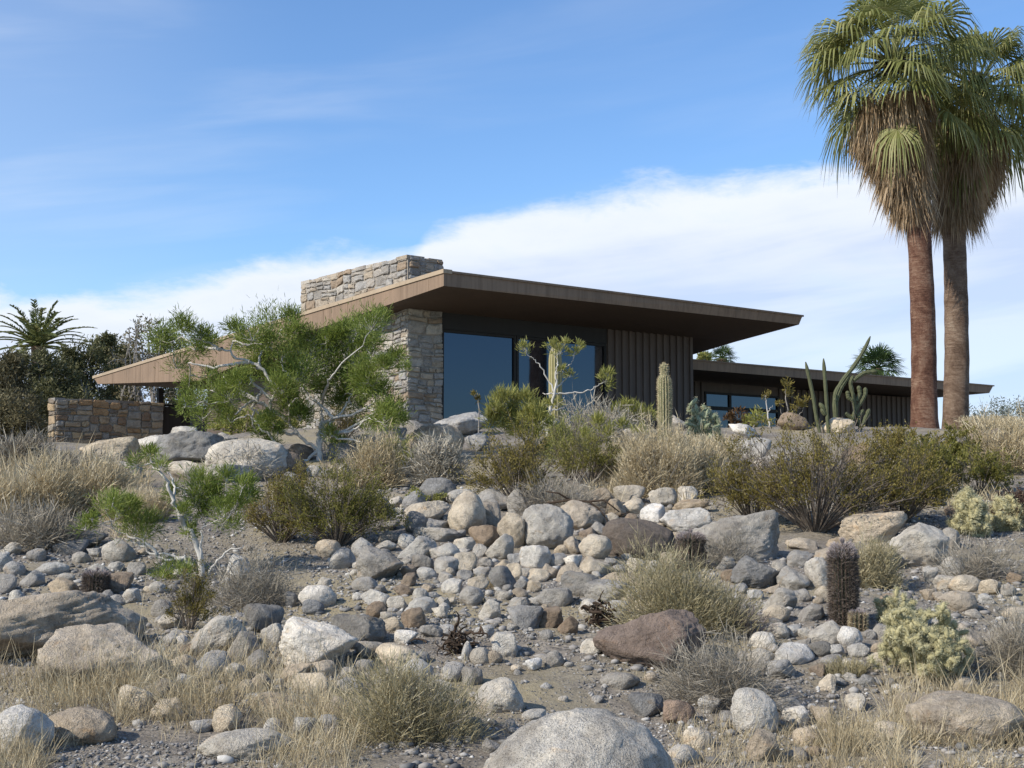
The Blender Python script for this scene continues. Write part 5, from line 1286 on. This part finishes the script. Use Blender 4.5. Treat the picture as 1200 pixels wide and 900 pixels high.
def fan_palm(label, basepx, Y, basey, toppx, topy, rb, rt, skirt, crown, bark, seed, n_leaf=46, petl=1.0, Rf=1.15, grp='tall fan palms'):
    r = np.random.default_rng(seed); b = GX(basepx, Y); root = thing('fan_palm', b, label, 'palm tree', grp)
    top = at(toppx, topy, Y); n = 70; t = np.linspace(0, 1, n)
    P = b - np.array([0, 0, .15]) + (top - b + np.array([0, 0, .15])) * t[:, None]; P[:, 0] += .05 * np.sin(t * 5)
    rr = np.interp(t, [0, .05, .12, .5, 1], [rb * 1.25, rb * 1.06, rb, (rb + rt) / 2, rt])
    k = 28; ang = np.arange(k) / k * 6.2832
    ringn = 1 + .012 * np.sin(t * 95 + r.uniform(0, 6)) [:, None] + .035 * vn(np.cos(ang)[None] * 2 + 0 * t[:, None], np.sin(ang)[None] * 2 + 0 * t[:, None], t[:, None] * 18 + 0 * ang[None], seed)
    ring = P[:, None] + (rr[:, None] * ringn)[..., None] * np.stack([np.cos(ang), np.sin(ang), 0 * ang], 1)[None]
    idx = np.arange(n * k).reshape(n, k); a_, b_ = idx[:-1], idx[1:]
    mb = MB(); mb.add(ring.reshape(-1, 3), np.stack([a_, np.roll(a_, -1, 1), np.roll(b_, -1, 1), b_], -1).reshape(-1, 4)); mb.build('trunk', bark, root, smooth=True)
    # skirt of dead fronds: (cx, y, half width px) rows
    sk = np.array(skirt, float); N = 9500
    mb = MB(); y = r.uniform(sk[0, 1] - 22, sk[-1, 1] - 46, N)
    cx = np.interp(y + 20, sk[:, 1], sk[:, 0]); hw = np.interp(y + 20, sk[:, 1], sk[:, 2])
    a = r.uniform(0, 6.2832, N); lump = .80 + .26 * vn(np.cos(a) * 2.2, np.sin(a) * 2.2, y / 24, seed + 5) + .20 * vn(np.cos(a) * 6, np.sin(a) * 6, y / 18, seed + 6)
    q = lump * np.sqrt(r.uniform(.55, 1, N)); s = Y / F
    X0 = np.array([at(1, yy, Y)[2] for yy in (0, 500)]); z = X0[0] + (X0[1] - X0[0]) * y / 500
    x = (cx - 600) * s; hwm = hw * s
    p = np.stack([x + np.cos(a) * q * hwm, Y + np.sin(a) * q * hwm, z], 1)
    d = np.stack([np.cos(a) * .18 + r.normal(size=N) * .13, np.sin(a) * .18 + r.normal(size=N) * .13, -np.ones(N)], 1)
    blades(mb, p, d, r.uniform(.4, .95, N) * r.choice([1, 1, 1, 1.35], N), r.uniform(.012, .034, N), 0.02, r=r)
    yy = np.linspace(sk[0, 1] - 25, sk[-1, 1] - 42, 12)   # solid core added inside the fronds to block light from passing through
    Pc = np.array([at(np.interp(v, sk[:, 1], sk[:, 0]), v, Y) for v in yy]); Rc = np.interp(yy, sk[:, 1], sk[:, 2]) * s * .68; Rc[0] *= .7; Rc[-1] = rt * 1.02
    tubes(mb, Pc, Rc, 16)
    # hanging dead fans that give the skirt its ragged hem
    mb.build('dead_frond_skirt', L_DEAD, root)
    # living crown
    mb = MB(); c = at(crown[0], crown[1], Y)
    for i in range(n_leaf):
        e = np.interp((i + .5) / n_leaf, [0, .18, .5, .8, 1], [1.35, .85, .26, -.28, -.68]) + r.normal() * .22; az_ = i * 2.39996 + r.normal() * .35
        d = np.array([math.cos(az_) * math.cos(e), math.sin(az_) * math.cos(e), math.sin(e)])
        low = np.interp(e, [-.7, .3, 1.3], [.8, .62, .3])
        fan(mb, c + d * .1 + np.array([0, 0, -.35 * max(0, -e)]), d, petl * r.uniform(.75, 1.15), Rf * r.uniform(.72, 1.12), r, droop=low * r.uniform(.55, 1.35), spread=r.uniform(1.5, 2.05))
    mb.build('crown', L_PALM, root)
    mb = MB(); N = 140; d = rdir(N, r, .1); tubes(mb, np.stack([c + 0 * d, c + d * .3, c + d * .55 + np.array([0, 0, -.08])], 1), np.array([.03, .02, .008]), 4); mb.build('leaf_boots', B_ROOT, root)
    return root
s_ = 33 / F
fan_palm('front fan palm with a straight red brown trunk, left of the tall pair', 1083, 32.5, 512, 1072, 110, 14.5 * s_, 13.0 * s_,
  [(1054, 140, 46), (1054, 165, 50), (1057, 190, 42), (1063, 212, 33), (1069, 235, 25), (1075, 256, 17), (1079, 285, 13)], (1046, 74), T_RED, 5, 64, 1.5, 1.34)
fan_palm('rear fan palm with a leaning grey brown trunk, right of the tall pair', 1119, 34.5, 516, 1118, 150, 14.5 * s_ * 1.04, 13.0 * s_,
  [(1136, 160, 46), (1139, 185, 47), (1139, 212, 42), (1134, 240, 33), (1126, 268, 23), (1116, 296, 14)], (1144, 104), T_GREY, 18, 54, 1.3, 1.28)

def small_fan_palm(label, px, py, Y, w, seed, n_leaf=30):
    r = np.random.default_rng(seed); R = w / 2 / F * Y; c = at(px, py, Y); b = GX(px, Y); root = thing('fan_palm', b, label, 'palm tree', 'fan palms behind the lower roof')
    mb = MB(); tubes(mb, np.array([b - [0, 0, .2], (b + c) / 2, c]), np.array([.28, .24, .24]), 12); mb.build('trunk', T_GREY, root)
    mb = MB()
    for i in range(n_leaf):
        e = np.interp((i + .5) / n_leaf, [0, .3, .7, 1], [1.4, .8, .1, -.6]); az_ = i * 2.39996
        d = np.array([math.cos(az_) * math.cos(e), math.sin(az_) * math.cos(e), math.sin(e)])
        fan(mb, c, d, R * .42, R * .66, r, seg=26, droop=.22, spread=1.7)
    mb.build('crown', leafmat('deep_green_palm_leaf', [(0, (.02, .04, .012)), (.5, (.055, .09, .03)), (1, (.12, .16, .055))], .25, 1), root)
small_fan_palm('bushy green fan palm showing above the lower roof left of the tall palms', 1028, 432, 58, 74, 2)
small_fan_palm('small green palm seen in the gap between the main roof and the lower roof', 846, 420, 58, 44, 5, 22)

# ---- feather palm far left
def date_palm():
    Y = 62; c = at(45, 406, Y); b = GX(45, Y); r = np.random.default_rng(9); root = thing('date_palm', b, 'feathery date palm rising above the dark trees at the left edge', 'palm tree')
    mb = MB(); tubes(mb, np.array([b - [0, 0, .2], (b + c) / 2, c]), np.array([.35, .32, .34]), 12); mb.build('trunk', T_GREY, root)
    mb = MB(); n = 44
    for i in range(n):
        e = np.interp((i + .5) / n, [0, .25, .7, 1], [1.35, .95, .45, -.15]); az_ = i * 2.39996; L = 3.3 * r.uniform(.85, 1.1)
        d = np.array([math.cos(az_) * math.cos(e), math.sin(az_) * math.cos(e), math.sin(e)]); t = np.linspace(0, 1, 14)[:, None]
        P = c + d * L * t + np.array([0, 0, -1.]) * L * .36 * t ** 2.1 * (1 if e > 0 else .5)
        tubes(mb, P, np.linspace(.045, .012, 14), 4)
        m_ = 110; s = r.uniform(.12, 1, m_) * 13; i0 = np.minimum(s.astype(int), 12); f = (s - i0)[:, None]; p = P[i0] * (1 - f) + P[i0 + 1] * f
        T = unit(P[i0 + 1] - P[i0]); sd = unit(np.cross(T, [0, 0, 1.])) * np.where(r.random(m_) < .5, -1, 1)[:, None]
        blades(mb, p, sd * .8 + T * .65 + np.array([0, 0, .15]), .42 * r.uniform(.6, 1.1, m_) * (1.1 - s / 13 * .6), .045, .1, r=r)
    mb.build('crown', L_DATE, root)
date_palm()

# ---- dark evergreen trees behind the garden wall
def crown_tree(name, label, px, Y, lobes, leafm, seed, n=5000, leaf=.22, trunk=.16, group='dark trees at the left', tops=None):
    r = np.random.default_rng(seed + 60); b = GX(px, Y); root = thing(name, b, label, 'tree', group); mb = MB(); tm = MB()
    tot = sum(l[2] * l[3] for l in lobes); s = Y / F
    mid = at(px, lobes[0][1] + lobes[0][3], Y)
    tubes(tm, np.array([b - [0, 0, .2], b * .5 + mid * .5 + [.1, 0, 0], mid]), np.array([trunk * 1.2, trunk, trunk * .7]), 8)
    for (x, y, rx, ry) in lobes:
        c = at(x, y, Y + r.uniform(-1, 1)); A = np.array([rx * s, max(rx, ry) * s, ry * s])
        P = curve(mid, c, 6, jit=.1, r=r); tubes(tm, P, np.linspace(trunk * .5, trunk * .15, 6), 5)
        m_ = int(1.6 * n * rx * ry / tot); k = max(5, int(rx * ry / 45)); cc = c + rdir(k, r) * A * r.uniform(.3, 1, (k, 1))      # clumps
        for q in cc[:10]: tubes(tm, curve(P[4], q, 4, jit=.08, r=r), np.linspace(trunk * .15, trunk * .05, 4), 4)
        pick = r.integers(0, k, m_); p = cc[pick] + r.normal(size=(m_, 3)) * A * .20
        leaves(mb, p, rdir(m_, r, .5), leaf * .8 * r.uniform(.5, 1.4, m_), .32, r)
    tm.build('trunk', B_GREY, root, smooth=True); mb.build('crown', leafm, root); return root
crown_tree('evergreen_tree', 'broad dark evergreen at the left edge of the picture', 8, 50, [(8, 460, 34, 42), (20, 432, 24, 16), (-20, 445, 30, 34), (5, 500, 40, 30)], L_DARK2, 1, 9000)
crown_tree('evergreen_tree', 'dark evergreen below the feathery date palm', 55, 54, [(58, 448, 36, 30), (45, 428, 26, 18), (60, 480, 42, 34)], L_DARK, 2, 9000)
crown_tree('evergreen_tree', 'dark evergreen between the date palm and the roof tip', 100, 56, [(98, 436, 30, 32), (112, 414, 18, 16), (90, 468, 34, 30), (84, 420, 14, 14)], L_DARK, 3, 8000)
crown_tree('evergreen_tree', 'dark evergreen just behind the tip of the roof', 140, 58, [(138, 420, 20, 26), (130, 405, 12, 14), (140, 460, 30, 30)], L_DARK, 4, 7000)
crown_tree('evergreen_tree', 'dark evergreen behind the middle of the low roof slope', 200, 62, [(200, 418, 24, 24), (186, 404, 12, 14), (220, 430, 22, 20), (180, 440, 24, 24), (210, 470, 30, 30)], L_DARK, 5, 7000)
crown_tree('evergreen_tree', 'reddish brown bush tree at the left edge beside the garden wall', 18, 44, [(10, 490, 30, 34), (36, 500, 22, 30), (-20, 500, 30, 30)], L_DARK2, 6, 7000, .16)
def ocotillo(px, Y, top, n, label, seed, w=10):
    r = np.random.default_rng(seed); b = GX(px, Y); root = thing('bare_tree', b, label, 'tree', 'bare trees behind the roof'); tm = MB(); fm = MB()
    for i in range(n):
        t = at(px + r.uniform(-w, w), top + r.uniform(0, 22), Y + r.uniform(-.5, .5)); P = curve(b + r.normal(size=3) * [.1, .1, 0], t, 9, jit=.05, r=r)
        tubes(tm, P, np.linspace(.07, .02, 9), 5)
        for k in range(5):
            q = P[int(r.integers(4, 9))]; e = q + rdir(1, r, .8)[0] * r.uniform(.3, .8); tubes(tm, curve(q, e, 4, jit=.1, r=r), np.linspace(.02, .008, 4), 4)
            m_ = 26; leaves(fm, curve(q, e, 4)[r.integers(0, 4, m_)] + r.normal(size=(m_, 3)) * .12, rdir(m_, r, .3), .16 * r.uniform(.5, 1.2, m_), .45, r)
    tm.build('trunk', B_GREY, root); fm.build('foliage', L_DARK2, root)
ocotillo(152, 49, 384, 4, 'bare grey stems nearest the roof tip, showing under and over the roof', 1)
ocotillo(166, 50, 380, 4, 'bare grey stems in the middle of the row behind the roof tip', 2)
ocotillo(182, 51, 378, 4, 'bare grey stems at the right of the row behind the roof tip', 3)
# hazy open tree and shrubs far right
crown_tree('open_tree', 'pale grey green open tree beyond the fence right of the palms', 1150, 70, [(1150, 492, 26, 22), (1135, 500, 18, 16), (1168, 486, 18, 20)], L_HAZE, 7, 1500, .20, .10, 'pale trees beyond the fence')
crown_tree('open_tree', 'pale grey green open tree at the right edge beyond the fence', 1190, 72, [(1188, 488, 20, 22), (1204, 480, 20, 22), (1180, 502, 18, 14)], L_HAZE, 8, 1400, .20, .10, 'pale trees beyond the fence')
crown_tree('evergreen_tree', 'bright green tree glimpsed in the gap beneath the main roof', 822, 60, [(826, 420, 10, 8)], L_YGREEN, 9, 700, .2, .1, 'trees behind the house')
